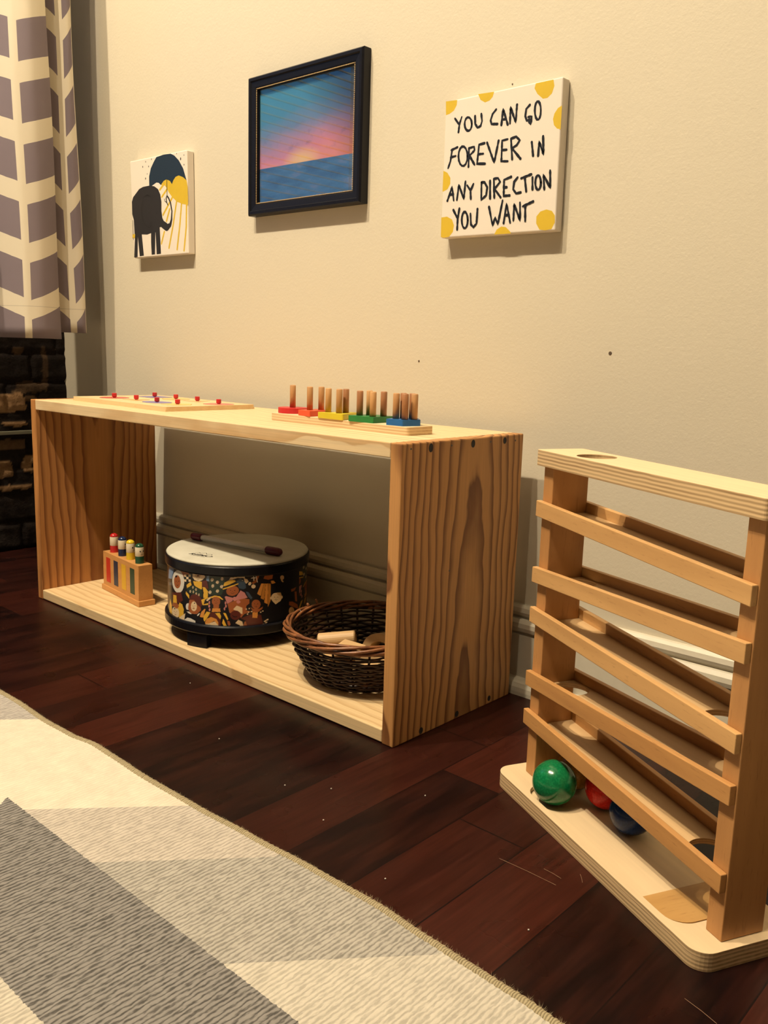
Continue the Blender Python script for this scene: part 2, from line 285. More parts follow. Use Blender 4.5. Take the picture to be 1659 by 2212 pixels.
DRUM_ART=[
('blue',[(-1.929,0.1283),(-1.738,0.1281),(-1.822,0.1108),(-2.003,0.1074)]),
('rust',[(-1.642,0.1286),(-1.392,0.1298),(-1.392,0.1264),(-1.498,0.1224),(-1.556,0.1253)]),
('greyblue',[(-2.053,0.1003),(-1.824,0.1051),(-1.825,0.1009),(-1.976,0.0968)]),
('white',[(-1.485,0.1149),(-1.488,0.1099),(-1.5,0.105),(-1.522,0.1007),(-1.553,0.0972),(-1.591,0.0948),(-1.634,0.0937),(-1.679,0.0938),(-1.724,0.0953),(-1.763,0.0981),(-1.792,0.1019),(-1.806,0.1065),(-1.801,0.1117),(-1.779,0.1169),(-1.744,0.1216),(-1.701,0.1255),(-1.656,0.128),(-1.612,0.1291),(-1.571,0.1287),(-1.537,0.1269),(-1.51,0.1237),(-1.493,0.1196)]),
('rust',[(-1.563,0.1127),(-1.565,0.1094),(-1.575,0.1063),(-1.591,0.1036),(-1.613,0.1016),(-1.639,0.1004),(-1.667,0.1001),(-1.695,0.1008),(-1.719,0.1025),(-1.736,0.1049),(-1.743,0.108),(-1.741,0.1113),(-1.728,0.1145),(-1.707,0.1174),(-1.681,0.1195),(-1.652,0.1208),(-1.625,0.121),(-1.601,0.1201),(-1.582,0.1183),(-1.569,0.1157)]),
('black',[(-1.647,0.1188),(-1.649,0.1183),(-1.653,0.1177),(-1.659,0.1172),(-1.666,0.1168),(-1.675,0.1165),(-1.683,0.1164),(-1.691,0.1164),(-1.697,0.1167),(-1.701,0.117),(-1.703,0.1176),(-1.701,0.1181),(-1.697,0.1187),(-1.69,0.1192),(-1.682,0.1197),(-1.674,0.12),(-1.665,0.1201),(-1.658,0.12),(-1.652,0.1197),(-1.649,0.1193)]),
('maroon',[(-1.829,0.0895),(-1.561,0.0963),(-1.513,0.0849),(-1.607,0.0785),(-1.792,0.0751)]),
('yellow',[(-1.772,0.0872),(-1.675,0.0887),(-1.665,0.0771),(-1.784,0.0746)]),
('cream',[(-1.488,0.1253),(-1.443,0.1258),(-1.443,0.1224),(-1.489,0.1219)]),
('black',[(-1.489,0.1215),(-1.444,0.1221),(-1.444,0.1186),(-1.489,0.1181)]),
('cream',[(-1.489,0.1178),(-1.444,0.1183),(-1.445,0.1149),(-1.49,0.1143)]),
('black',[(-1.443,0.1262),(-1.4,0.1266),(-1.401,0.1232),(-1.443,0.1227)]),
('cream',[(-1.443,0.1224),(-1.401,0.1229),(-1.401,0.1194),(-1.444,0.119)]),
('black',[(-1.444,0.1186),(-1.401,0.1191),(-1.402,0.1157),(-1.444,0.1152)]),
('cream',[(-1.4,0.1269),(-1.359,0.1273),(-1.36,0.1239),(-1.401,0.1235)]),
('black',[(-1.401,0.1232),(-1.36,0.1236),(-1.36,0.1202),(-1.401,0.1198)]),
('cream',[(-1.401,0.1194),(-1.36,0.1198),(-1.361,0.1164),(-1.402,0.116)]),
('cream',[(-1.328,0.1299),(-1.141,0.1308),(-1.125,0.1269),(-1.169,0.1216),(-1.225,0.1189),(-1.291,0.1199),(-1.328,0.1241)]),
('tan',[(-1.189,0.1285),(-1.192,0.1276),(-1.199,0.1268),(-1.21,0.126),(-1.223,0.1255),(-1.239,0.1251),(-1.255,0.125),(-1.269,0.1252),(-1.28,0.1256),(-1.288,0.1263),(-1.29,0.1271),(-1.287,0.128),(-1.28,0.1288),(-1.268,0.1296),(-1.254,0.1302),(-1.238,0.1305),(-1.223,0.1306),(-1.209,0.1304),(-1.198,0.13),(-1.192,0.1293)]),
('maroon',[(-1.214,0.1278),(-1.215,0.1275),(-1.218,0.1271),(-1.223,0.1268),(-1.229,0.1266),(-1.235,0.1265),(-1.242,0.1264),(-1.248,0.1265),(-1.253,0.1267),(-1.256,0.1269),(-1.257,0.1272),(-1.256,0.1276),(-1.253,0.1279),(-1.248,0.1282),(-1.242,0.1285),(-1.235,0.1286),(-1.228,0.1287),(-1.222,0.1286),(-1.218,0.1284),(-1.215,0.1282)]),
('yellow',[(-1.321,0.1181),(-1.176,0.1195),(-1.174,0.1074),(-1.24,0.1085),(-1.299,0.1123)]),
('yellow',[(-1.441,0.1098),(-1.361,0.1167),(-1.345,0.1116),(-1.429,0.1046)]),
('yellow',[(-1.455,0.1006),(-1.388,0.0951),(-1.388,0.0895),(-1.456,0.0958)]),
('maroon',[(-1.176,0.1202),(-1.102,0.1224),(-1.077,0.1098),(-1.129,0.1093),(-1.177,0.1127)]),
('green',[(-1.428,0.1059),(-1.314,0.1121),(-1.184,0.1072),(-1.171,0.0965),(-1.316,0.097),(-1.429,0.1004)]),
('cream',[(-1.322,0.1109),(-1.307,0.1088),(-1.323,0.1061),(-1.338,0.1083)]),
('green',[(-1.322,0.1096),(-1.315,0.1087),(-1.322,0.1075),(-1.329,0.1084)]),
('cream',[(-1.37,0.1039),(-1.354,0.1018),(-1.371,0.0991),(-1.387,0.1012)]),
('green',[(-1.37,0.1026),(-1.363,0.1017),(-1.371,0.1005),(-1.378,0.1014)]),
('cream',[(-1.315,0.1042),(-1.3,0.1021),(-1.316,0.0994),(-1.331,0.1016)]),
('green',[(-1.315,0.1029),(-1.308,0.1019),(-1.315,0.1008),(-1.322,0.1017)]),
('cream',[(-1.266,0.1023),(-1.252,0.1001),(-1.267,0.0975),(-1.282,0.0997)]),
('green',[(-1.267,0.1009),(-1.26,0.1),(-1.267,0.0989),(-1.273,0.0998)]),
('cream',[(-1.223,0.1009),(-1.209,0.0987),(-1.224,0.0961),(-1.238,0.0983)]),
('green',[(-1.223,0.0995),(-1.217,0.0986),(-1.223,0.0975),(-1.23,0.0984)]),
('cream',[(-1.27,0.1084),(-1.255,0.1062),(-1.27,0.1036),(-1.285,0.1057)]),
('green',[(-1.27,0.107),(-1.263,0.1061),(-1.27,0.105),(-1.276,0.1059)]),
('yellow',[(-1.166,0.1115),(-1.129,0.1113),(-1.083,0.1057),(-1.091,0.0948),(-1.157,0.0953),(-1.15,0.1036)]),
('green',[(-1.072,0.1302),(-0.853,0.129),(-0.853,0.1114),(-0.896,0.1018),(-1.074,0.1004)]),
('cream',[(-1.004,0.1233),(-1.016,0.1216),(-1.032,0.1212),(-1.045,0.1223),(-1.045,0.1243),(-1.034,0.1261),(-1.017,0.1265),(-1.005,0.1254)]),
('greyblue',[(-1.011,0.1235),(-1.019,0.1224),(-1.03,0.1221),(-1.038,0.1229),(-1.038,0.1242),(-1.031,0.1253),(-1.02,0.1256),(-1.012,0.1248)]),
('cream',[(-1.016,0.1236),(-1.021,0.1229),(-1.028,0.1227),(-1.034,0.1232),(-1.034,0.1241),(-1.029,0.1249),(-1.021,0.125),(-1.016,0.1245)]),
('cream',[(-0.93,0.1202),(-0.941,0.1185),(-0.957,0.1181),(-0.969,0.1192),(-0.97,0.1213),(-0.959,0.123),(-0.943,0.1233),(-0.931,0.1222)]),
('greyblue',[(-0.937,0.1204),(-0.944,0.1193),(-0.955,0.119),(-0.963,0.1198),(-0.963,0.1211),(-0.956,0.1222),(-0.945,0.1224),(-0.937,0.1217)]),
('cream',[(-0.941,0.1205),(-0.946,0.1197),(-0.953,0.1195),(-0.959,0.12),(-0.959,0.121),(-0.954,0.1217),(-0.947,0.1219),(-0.941,0.1214)]),
('cream',[(-0.866,0.1255),(-0.877,0.1239),(-0.893,0.1235),(-0.905,0.1247),(-0.905,0.1267),(-0.895,0.1284),(-0.879,0.1287),(-0.867,0.1276)]),
('greyblue',[(-0.873,0.1257),(-0.88,0.1247),(-0.891,0.1244),(-0.898,0.1252),(-0.899,0.1265),(-0.891,0.1276),(-0.881,0.1278),(-0.874,0.1271)]),
('cream',[(-0.877,0.1259),(-0.882,0.1251),(-0.889,0.125),(-0.894,0.1255),(-0.894,0.1264),(-0.89,0.1271),(-0.883,0.1273),(-0.877,0.1268)]),
('cream',[(-0.995,0.114),(-1.007,0.1123),(-1.023,0.1118),(-1.036,0.113),(-1.036,0.115),(-1.025,0.1167),(-1.008,0.1171),(-0.996,0.116)]),
('greyblue',[(-1.002,0.1142),(-1.01,0.113),(-1.021,0.1128),(-1.029,0.1135),(-1.029,0.1148),(-1.022,0.1159),(-1.011,0.1162),(-1.003,0.1155)]),
('cream',[(-1.007,0.1143),(-1.012,0.1135),(-1.019,0.1133),(-1.024,0.1138),(-1.025,0.1147),(-1.02,0.1155),(-1.012,0.1157),(-1.007,0.1152)]),
('cream',[(-0.873,0.1137),(-0.883,0.112),(-0.899,0.1117),(-0.911,0.1129),(-0.912,0.1149),(-0.901,0.1166),(-0.885,0.1169),(-0.873,0.1157)]),
('greyblue',[(-0.88,0.1139),(-0.887,0.1128),(-0.897,0.1126),(-0.905,0.1134),(-0.905,0.1147),(-0.898,0.1158),(-0.888,0.116),(-0.88,0.1152)]),
('cream',[(-0.884,0.114),(-0.888,0.1133),(-0.895,0.1131),(-0.901,0.1137),(-0.901,0.1146),(-0.896,0.1153),(-0.889,0.1155),(-0.884,0.115)]),
('cream',[(-1.034,0.1042),(-1.045,0.1024),(-1.062,0.102),(-1.075,0.1031),(-1.075,0.1051),(-1.064,0.1069),(-1.047,0.1073),(-1.034,0.1062)]),
('greyblue',[(-1.041,0.1043),(-1.048,0.1032),(-1.059,0.1029),(-1.068,0.1036),(-1.068,0.105),(-1.06,0.1061),(-1.049,0.1064),(-1.041,0.1057)]),
('cream',[(-1.045,0.1044),(-1.05,0.1037),(-1.058,0.1034),(-1.063,0.1039),(-1.064,0.1049),(-1.058,0.1056),(-1.051,0.1058),(-1.045,0.1053)]),
('cream',[(-0.931,0.1067),(-0.942,0.105),(-0.958,0.1046),(-0.97,0.1057),(-0.971,0.1077),(-0.959,0.1095),(-0.943,0.1098),(-0.931,0.1087)]),
('greyblue',[(-0.938,0.1068),(-0.945,0.1057),(-0.955,0.1055),(-0.963,0.1062),(-0.963,0.1076),(-0.956,0.1087),(-0.946,0.1089),(-0.938,0.1082)]),
('cream',[(-0.942,0.107),(-0.947,0.1062),(-0.954,0.106),(-0.959,0.1065),(-0.959,0.1074),(-0.954,0.1082),(-0.947,0.1084),(-0.942,0.1079)]),
('blue',[(-1.102,0.1285),(-1.063,0.1296),(-1.066,0.1208),(-1.109,0.1217)]),
('maroon',[(-1.194,0.0944),(-1.177,0.0914),(-1.169,0.0881),(-1.171,0.0849),(-1.183,0.082),(-1.203,0.0796),(-1.23,0.0782),(-1.262,0.0776),(-1.295,0.0781),(-1.327,0.0795),(-1.355,0.0817),(-1.374,0.0846),(-1.383,0.0878),(-1.381,0.0911),(-1.367,0.0941),(-1.344,0.0966),(-1.314,0.0982),(-1.281,0.0987),(-1.248,0.0983),(-1.218,0.0967)]),
('white',[(-1.381,0.078),(-1.384,0.0763),(-1.389,0.0748),(-1.397,0.0735),(-1.408,0.0725),(-1.42,0.072),(-1.432,0.072),(-1.443,0.0725),(-1.452,0.0735),(-1.457,0.0748),(-1.459,0.0764),(-1.457,0.078),(-1.451,0.0796),(-1.442,0.0809),(-1.431,0.0819),(-1.419,0.0824),(-1.407,0.0824),(-1.396,0.0819),(-1.388,0.0809),(-1.383,0.0795)]),
('rust',[(-1.388,0.0882),(-1.301,0.0897),(-1.272,0.0841),(-1.2,0.0797),(-1.193,0.0757),(-1.259,0.0685),(-1.366,0.0672),(-1.415,0.0745)]),
('cream',[(-1.257,0.0805),(-1.26,0.0782),(-1.267,0.0759),(-1.279,0.0741),(-1.293,0.0727),(-1.309,0.0721),(-1.325,0.0722),(-1.34,0.073),(-1.352,0.0744),(-1.359,0.0764),(-1.362,0.0787),(-1.359,0.0811),(-1.351,0.0834),(-1.339,0.0852),(-1.324,0.0866),(-1.308,0.0872),(-1.292,0.0871),(-1.278,0.0863),(-1.267,0.0848),(-1.26,0.0828)]),
('white',[(-1.442,0.0691),(-1.399,0.07),(-1.35,0.0675),(-1.359,0.0663),(-1.408,0.0671)]),
('white',[(-1.259,0.0668),(-1.222,0.0708),(-1.208,0.07),(-1.244,0.0656)]),
('black',[(-1.289,0.0848),(-1.289,0.0845),(-1.291,0.0841),(-1.293,0.0839),(-1.295,0.0837),(-1.298,0.0836),(-1.301,0.0836),(-1.304,0.0837),(-1.306,0.0839),(-1.307,0.0842),(-1.307,0.0845),(-1.307,0.0849),(-1.305,0.0852),(-1.303,0.0855),(-1.301,0.0857),(-1.298,0.0858),(-1.295,0.0858),(-1.293,0.0856),(-1.291,0.0854),(-1.289,0.0851)]),
('rust',[(-1.291,0.0769),(-1.292,0.0767),(-1.296,0.0765),(-1.301,0.0763),(-1.307,0.0761),(-1.314,0.0759),(-1.321,0.0758),(-1.328,0.0758),(-1.333,0.0758),(-1.336,0.0759),(-1.338,0.0761),(-1.336,0.0762),(-1.333,0.0765),(-1.328,0.0767),(-1.321,0.0769),(-1.314,0.077),(-1.307,0.0771),(-1.301,0.0772),(-1.296,0.0771),(-1.292,0.077)]),
('yellow',[(-1.95,0.0662),(-1.894,0.0778),(-1.837,0.0689),(-1.833,0.0555),(-1.873,0.0515),(-1.971,0.0549)]),
('yellow',[(-1.596,0.0795),(-1.534,0.0782),(-1.501,0.0713),(-1.507,0.0628),(-1.568,0.0565),(-1.646,0.0559),(-1.667,0.0672)]),
('cream',[(-1.611,0.0649),(-1.607,0.0623),(-1.613,0.0596),(-1.627,0.0571),(-1.648,0.055),(-1.677,0.0534),(-1.71,0.0526),(-1.746,0.0525),(-1.78,0.0532),(-1.81,0.0546),(-1.829,0.0566),(-1.835,0.0592),(-1.827,0.062),(-1.805,0.0648),(-1.775,0.0672),(-1.74,0.0689),(-1.704,0.0698),(-1.672,0.0698),(-1.644,0.0688),(-1.624,0.0671)]),
('rust',[(-1.8,0.0741),(-1.653,0.0774),(-1.608,0.0729),(-1.667,0.0679),(-1.762,0.0689),(-1.828,0.0684)]),
('black',[(-1.71,0.0671),(-1.711,0.0667),(-1.713,0.0663),(-1.717,0.0659),(-1.722,0.0656),(-1.727,0.0654),(-1.732,0.0653),(-1.737,0.0654),(-1.74,0.0655),(-1.743,0.0658),(-1.744,0.0662),(-1.743,0.0666),(-1.74,0.067),(-1.736,0.0674),(-1.731,0.0677),(-1.726,0.0679),(-1.721,0.068),(-1.716,0.068),(-1.713,0.0678),(-1.711,0.0675)]),
('cream',[(-1.629,0.0542),(-1.469,0.0658),(-1.499,0.0525),(-1.558,0.0518)]),
('white',[(-1.499,0.0546),(-1.426,0.0601),(-1.359,0.0598),(-1.286,0.0577),(-1.29,0.0521),(-1.368,0.054),(-1.435,0.0547),(-1.481,0.0519)]),
('yellow',[(-1.189,0.0915),(-1.097,0.0967),(-1.065,0.0964),(-1.131,0.0923),(-1.151,0.0852),(-1.078,0.0881),(-1.085,0.085),(-1.169,0.0836)]),
('cream',[(-1.117,0.0917),(-1.052,0.0979),(-1.042,0.0959),(-1.091,0.0907)]),
('yellow',[(-1.045,0.098),(-0.988,0.1002),(-0.92,0.0996),(-0.866,0.0945),(-0.884,0.0944),(-0.932,0.0975),(-0.988,0.0978),(-1.039,0.0956)]),
('black',[(-1.058,0.0937),(-0.988,0.0985),(-0.896,0.095),(-0.854,0.087),(-0.872,0.0774),(-1.053,0.0761),(-1.065,0.0855)]),
('rust',[(-0.911,0.0919),(-0.914,0.0896),(-0.922,0.0876),(-0.935,0.0859),(-0.952,0.0848),(-0.97,0.0843),(-0.988,0.0845),(-1.005,0.0854),(-1.018,0.0869),(-1.027,0.0888),(-1.03,0.091),(-1.026,0.0932),(-1.018,0.0953),(-1.004,0.097),(-0.988,0.0981),(-0.969,0.0986),(-0.951,0.0984),(-0.935,0.0975),(-0.922,0.096),(-0.914,0.094)]),
('orange',[(-1.021,0.0805),(-0.915,0.0813),(-0.909,0.0759),(-1.034,0.0749)]),
('rust',[(-1.008,0.0861),(-0.927,0.0867),(-0.933,0.0812),(-1.008,0.0806)]),
('pink',[(-1.053,0.089),(-1.054,0.0883),(-1.056,0.0876),(-1.058,0.087),(-1.061,0.0866),(-1.065,0.0865),(-1.069,0.0865),(-1.072,0.0869),(-1.075,0.0874),(-1.076,0.088),(-1.077,0.0888),(-1.076,0.0896),(-1.074,0.0903),(-1.072,0.0908),(-1.068,0.0912),(-1.065,0.0914),(-1.061,0.0913),(-1.058,0.091),(-1.055,0.0905),(-1.054,0.0898)]),
('pink',[(-1.057,0.0835),(-1.057,0.0828),(-1.059,0.0821),(-1.062,0.0815),(-1.065,0.0811),(-1.069,0.081),(-1.072,0.081),(-1.076,0.0814),(-1.078,0.0819),(-1.08,0.0825),(-1.08,0.0833),(-1.08,0.0841),(-1.078,0.0848),(-1.075,0.0853),(-1.072,0.0857),(-1.068,0.0859),(-1.065,0.0858),(-1.062,0.0855),(-1.059,0.085),(-1.057,0.0843)]),
('pink',[(-1.051,0.0781),(-1.051,0.0774),(-1.053,0.0767),(-1.056,0.0761),(-1.059,0.0757),(-1.062,0.0756),(-1.066,0.0756),(-1.069,0.076),(-1.072,0.0765),(-1.074,0.0771),(-1.074,0.0779),(-1.073,0.0787),(-1.072,0.0794),(-1.069,0.0799),(-1.066,0.0803),(-1.062,0.0805),(-1.059,0.0804),(-1.055,0.0801),(-1.053,0.0796),(-1.051,0.0789)]),
('pink',[(-0.831,0.0898),(-0.831,0.0891),(-0.833,0.0884),(-0.835,0.0878),(-0.838,0.0875),(-0.842,0.0873),(-0.845,0.0875),(-0.848,0.0878),(-0.85,0.0883),(-0.852,0.089),(-0.852,0.0898),(-0.852,0.0905),(-0.85,0.0912),(-0.848,0.0918),(-0.845,0.0921),(-0.842,0.0922),(-0.838,0.0921),(-0.835,0.0918),(-0.833,0.0913),(-0.831,0.0906)]),
('pink',[(-0.825,0.0851),(-0.825,0.0843),(-0.827,0.0836),(-0.829,0.0831),(-0.832,0.0827),(-0.836,0.0826),(-0.839,0.0827),(-0.842,0.083),(-0.844,0.0836),(-0.846,0.0843),(-0.847,0.085),(-0.846,0.0858),(-0.844,0.0865),(-0.842,0.087),(-0.839,0.0874),(-0.836,0.0875),(-0.832,0.0874),(-0.829,0.0871),(-0.827,0.0865),(-0.825,0.0858)]),
('pink',[(-0.843,0.0809),(-0.844,0.0802),(-0.845,0.0795),(-0.848,0.0789),(-0.851,0.0786),(-0.854,0.0784),(-0.857,0.0786),(-0.86,0.0789),(-0.863,0.0794),(-0.864,0.0801),(-0.865,0.0809),(-0.864,0.0816),(-0.863,0.0823),(-0.86,0.0829),(-0.857,0.0832),(-0.854,0.0834),(-0.85,0.0832),(-0.847,0.0829),(-0.845,0.0824),(-0.844,0.0817)]),
('orange',[(-1.215,0.0651),(-1.187,0.073),(-1.138,0.0785),(-1.122,0.078),(-1.16,0.0645)]),
('yellow',[(-1.156,0.0666),(-1.105,0.0748),(-1.053,0.074),(-1.079,0.0683),(-1.14,0.0586),(-1.156,0.0618)]),
('maroon',[(-1.053,0.074),(-0.989,0.0746),(-0.909,0.0642),(-0.909,0.054),(-0.978,0.0528),(-1.073,0.0663)]),
('yellow',[(-0.983,0.0733),(-0.921,0.0744),(-0.9,0.0691),(-0.912,0.0642)]),
('yellow',[(-0.875,0.0747),(-0.836,0.0741),(-0.803,0.0654),(-0.818,0.0633)]),
('yellow',[(-0.872,0.0658),(-0.83,0.0557),(-0.806,0.053),(-0.855,0.0522),(-0.888,0.0589)]),
('cream',[(-1.143,0.0544),(-1.041,0.0584),(-0.977,0.061),(-0.94,0.0565),(-0.94,0.0527),(-1.107,0.0525)]),
('orange',[(-1.133,0.0573),(-1.106,0.0638),(-1.04,0.067),(-0.965,0.0646),(-0.94,0.0593),(-0.943,0.0551),(-0.996,0.0616),(-1.067,0.0567),(-1.126,0.0553)]),
('black',[(-1.057,0.0548),(-1.057,0.0546),(-1.058,0.0544),(-1.06,0.0543),(-1.062,0.0541),(-1.064,0.0541),(-1.066,0.0541),(-1.068,0.0542),(-1.069,0.0543),(-1.07,0.0544),(-1.07,0.0546),(-1.07,0.0548),(-1.069,0.055),(-1.067,0.0552),(-1.066,0.0553),(-1.064,0.0553),(-1.062,0.0553),(-1.06,0.0553),(-1.058,0.0551),(-1.057,0.055)]),
('black',[(-0.976,0.054),(-0.977,0.0538),(-0.978,0.0537),(-0.979,0.0535),(-0.982,0.0534),(-0.984,0.0534),(-0.986,0.0534),(-0.988,0.0534),(-0.99,0.0536),(-0.991,0.0537),(-0.991,0.0539),(-0.991,0.0541),(-0.99,0.0543),(-0.988,0.0544),(-0.986,0.0545),(-0.984,0.0546),(-0.981,0.0546),(-0.979,0.0545),(-0.978,0.0544),(-0.977,0.0542)]),
('rust',[(-0.818,0.0626),(-0.788,0.0626),(-0.773,0.0572),(-0.794,0.0544),(-0.815,0.0578)]),
('cream',[(-0.794,0.125),(-0.772,0.1284),(-0.587,0.1303),(-0.58,0.1273),(-0.676,0.128),(-0.75,0.1255)]),
('greyblue',[(-0.698,0.1234),(-0.639,0.1267),(-0.58,0.1231),(-0.565,0.1121),(-0.602,0.1105),(-0.661,0.1124)]),
('white',[(-0.608,0.1239),(-0.61,0.1234),(-0.615,0.1232),(-0.621,0.1234),(-0.623,0.1239),(-0.621,0.1245),(-0.615,0.1247),(-0.61,0.1244)]),
('greyblue',[(-0.572,0.107),(-0.535,0.106),(-0.481,0.0971),(-0.497,0.0946),(-0.534,0.0983)]),
('cream',[(-0.595,0.127),(-0.55,0.1255),(-0.531,0.122),(-0.565,0.1188),(-0.587,0.1223)]),
('cream',[(-0.499,0.1176),(-0.502,0.1169),(-0.508,0.1164),(-0.513,0.116),(-0.52,0.116),(-0.525,0.1161),(-0.53,0.1165),(-0.534,0.1171),(-0.536,0.1179),(-0.535,0.1187),(-0.533,0.1195),(-0.53,0.1202),(-0.525,0.1207),(-0.519,0.1211),(-0.513,0.1212),(-0.507,0.121),(-0.502,0.1206),(-0.498,0.12),(-0.497,0.1192),(-0.497,0.1184)]),
('cream',[(-0.438,0.1138),(-0.439,0.1129),(-0.443,0.1121),(-0.45,0.1115),(-0.458,0.1111),(-0.467,0.111),(-0.476,0.1112),(-0.484,0.1117),(-0.49,0.1124),(-0.494,0.1133),(-0.496,0.1142),(-0.494,0.1151),(-0.49,0.1159),(-0.484,0.1165),(-0.476,0.1169),(-0.467,0.117),(-0.458,0.1167),(-0.45,0.1163),(-0.443,0.1156),(-0.439,0.1147)]),
('rust',[(-0.421,0.1297),(-0.386,0.1294),(-0.421,0.1204),(-0.474,0.1174),(-0.49,0.1201),(-0.444,0.1231)]),
('white',[(-0.501,0.1274),(-0.436,0.1277),(-0.436,0.1265),(-0.501,0.1261)]),
('white',[(-0.471,0.1305),(-0.46,0.1305),(-0.452,0.1228),(-0.467,0.1225)]),
('white',[(-0.437,0.1299),(-0.427,0.1298),(-0.405,0.1198),(-0.417,0.1195)]),
('rust',[(-0.663,0.1103),(-0.663,0.1079),(-0.671,0.1055),(-0.687,0.1035),(-0.708,0.1019),(-0.733,0.1009),(-0.76,0.1007),(-0.785,0.1012),(-0.806,0.1023),(-0.822,0.1041),(-0.83,0.1063),(-0.83,0.1087),(-0.822,0.1111),(-0.806,0.1132),(-0.785,0.1148),(-0.759,0.1158),(-0.733,0.1161),(-0.708,0.1155),(-0.687,0.1143),(-0.671,0.1125)]),
('yellow',[(-0.869,0.1164),(-0.854,0.1206),(-0.787,0.1246),(-0.72,0.1251),(-0.702,0.1226),(-0.772,0.1187),(-0.865,0.1143)]),
('black',[(-0.877,0.1146),(-0.669,0.1208),(-0.698,0.1188),(-0.877,0.1121)]),
('yellow',[(-0.881,0.1112),(-0.75,0.1167),(-0.669,0.12),(-0.665,0.1185),(-0.743,0.115),(-0.877,0.1097)]),
('rust',[(-0.814,0.0886),(-0.713,0.0938),(-0.609,0.097),(-0.519,0.0948),(-0.519,0.0888),(-0.564,0.0848),(-0.557,0.078),(-0.489,0.0758),(-0.587,0.073),(-0.631,0.0672),(-0.788,0.075)]),
('pink',[(-0.851,0.0987),(-0.839,0.1004),(-0.746,0.098),(-0.746,0.093),(-0.817,0.0886)]),
('pink',[(-0.706,0.098),(-0.639,0.1089),(-0.587,0.1054),(-0.546,0.0975),(-0.691,0.0942)]),
('pink',[(-0.687,0.0962),(-0.689,0.0952),(-0.693,0.0943),(-0.699,0.0936),(-0.708,0.0931),(-0.717,0.093),(-0.726,0.0931),(-0.734,0.0936),(-0.741,0.0943),(-0.745,0.0952),(-0.746,0.0962),(-0.745,0.0972),(-0.741,0.0981),(-0.734,0.0988),(-0.726,0.0992),(-0.717,0.0994),(-0.708,0.0992),(-0.699,0.0988),(-0.693,0.0981),(-0.689,0.0972)]),
('pink',[(-0.64,0.0916),(-0.642,0.0908),(-0.646,0.0901),(-0.652,0.0895),(-0.66,0.0892),(-0.669,0.0891),(-0.677,0.0892),(-0.685,0.0896),(-0.691,0.0902),(-0.695,0.0909),(-0.697,0.0917),(-0.695,0.0924),(-0.691,0.0932),(-0.685,0.0937),(-0.677,0.0941),(-0.669,0.0942),(-0.66,0.094),(-0.652,0.0936),(-0.646,0.0931),(-0.642,0.0923)]),
('cream',[(-0.739,0.0802),(-0.691,0.0861),(-0.617,0.0825),(-0.613,0.0723),(-0.661,0.0758),(-0.706,0.0785)]),
('maroon',[(-0.637,0.0711),(-0.64,0.0688),(-0.65,0.0668),(-0.666,0.0653),(-0.685,0.0643),(-0.707,0.0639),(-0.729,0.0643),(-0.749,0.0653),(-0.764,0.0669),(-0.775,0.069),(-0.778,0.0712),(-0.774,0.0735),(-0.764,0.0755),(-0.749,0.0771),(-0.729,0.0781),(-0.707,0.0785),(-0.685,0.0781),(-0.666,0.077),(-0.65,0.0754),(-0.64,0.0733)]),
('black',[(-0.754,0.0725),(-0.735,0.07),(-0.698,0.0691),(-0.68,0.0712),(-0.691,0.0682),(-0.728,0.0678),(-0.75,0.0704)]),
('cream',[(-0.71,0.0592),(-0.669,0.0643),(-0.616,0.0611),(-0.598,0.0529),(-0.639,0.0531),(-0.654,0.0561)]),
('rust',[(-0.605,0.0551),(-0.586,0.061),(-0.549,0.0621),(-0.556,0.0531)]),
('maroon',[(-0.639,0.0664),(-0.526,0.0709),(-0.435,0.0719),(-0.356,0.0693),(-0.323,0.0533),(-0.549,0.053),(-0.571,0.0626)]),
('rust',[(-0.365,0.0857),(-0.368,0.0835),(-0.377,0.0816),(-0.391,0.0801),(-0.409,0.0793),(-0.429,0.0791),(-0.448,0.0796),(-0.466,0.0808),(-0.48,0.0826),(-0.489,0.0847),(-0.492,0.0869),(-0.489,0.0892),(-0.48,0.0911),(-0.466,0.0926),(-0.449,0.0935),(-0.429,0.0937),(-0.409,0.0931),(-0.391,0.0919),(-0.377,0.0901),(-0.368,0.088)]),
('rust',[(-0.511,0.0828),(-0.466,0.0799),(-0.388,0.0791),(-0.332,0.0819),(-0.34,0.0785),(-0.403,0.0741),(-0.466,0.0747)]),
('orange',[(-0.477,0.0744),(-0.403,0.0741),(-0.411,0.0652),(-0.481,0.0663)]),
('cream',[(-0.554,0.0801),(-0.557,0.0794),(-0.564,0.0791),(-0.572,0.0795),(-0.575,0.0802),(-0.572,0.0809),(-0.564,0.0812),(-0.557,0.0808)]),
('cream',[(-0.523,0.0752),(-0.527,0.0745),(-0.534,0.0742),(-0.541,0.0746),(-0.545,0.0753),(-0.541,0.076),(-0.534,0.0763),(-0.527,0.0759)]),
('cream',[(-0.535,0.0723),(-0.538,0.0716),(-0.545,0.0713),(-0.553,0.0717),(-0.556,0.0724),(-0.553,0.0731),(-0.545,0.0734),(-0.538,0.073)]),
('cream',[(-0.478,0.0757),(-0.481,0.075),(-0.488,0.0747),(-0.496,0.0751),(-0.499,0.0759),(-0.496,0.0766),(-0.489,0.0768),(-0.481,0.0764)]),
('cream',[(-0.353,0.0735),(-0.356,0.0728),(-0.364,0.0726),(-0.372,0.073),(-0.375,0.0738),(-0.372,0.0745),(-0.364,0.0747),(-0.356,0.0743)]),
('cream',[(-0.322,0.0749),(-0.326,0.0742),(-0.334,0.074),(-0.342,0.0744),(-0.345,0.0752),(-0.342,0.0758),(-0.334,0.076),(-0.326,0.0756)]),
('cream',[(-0.512,0.0807),(-0.515,0.08),(-0.523,0.0797),(-0.53,0.0801),(-0.533,0.0808),(-0.53,0.0815),(-0.523,0.0818),(-0.515,0.0814)]),
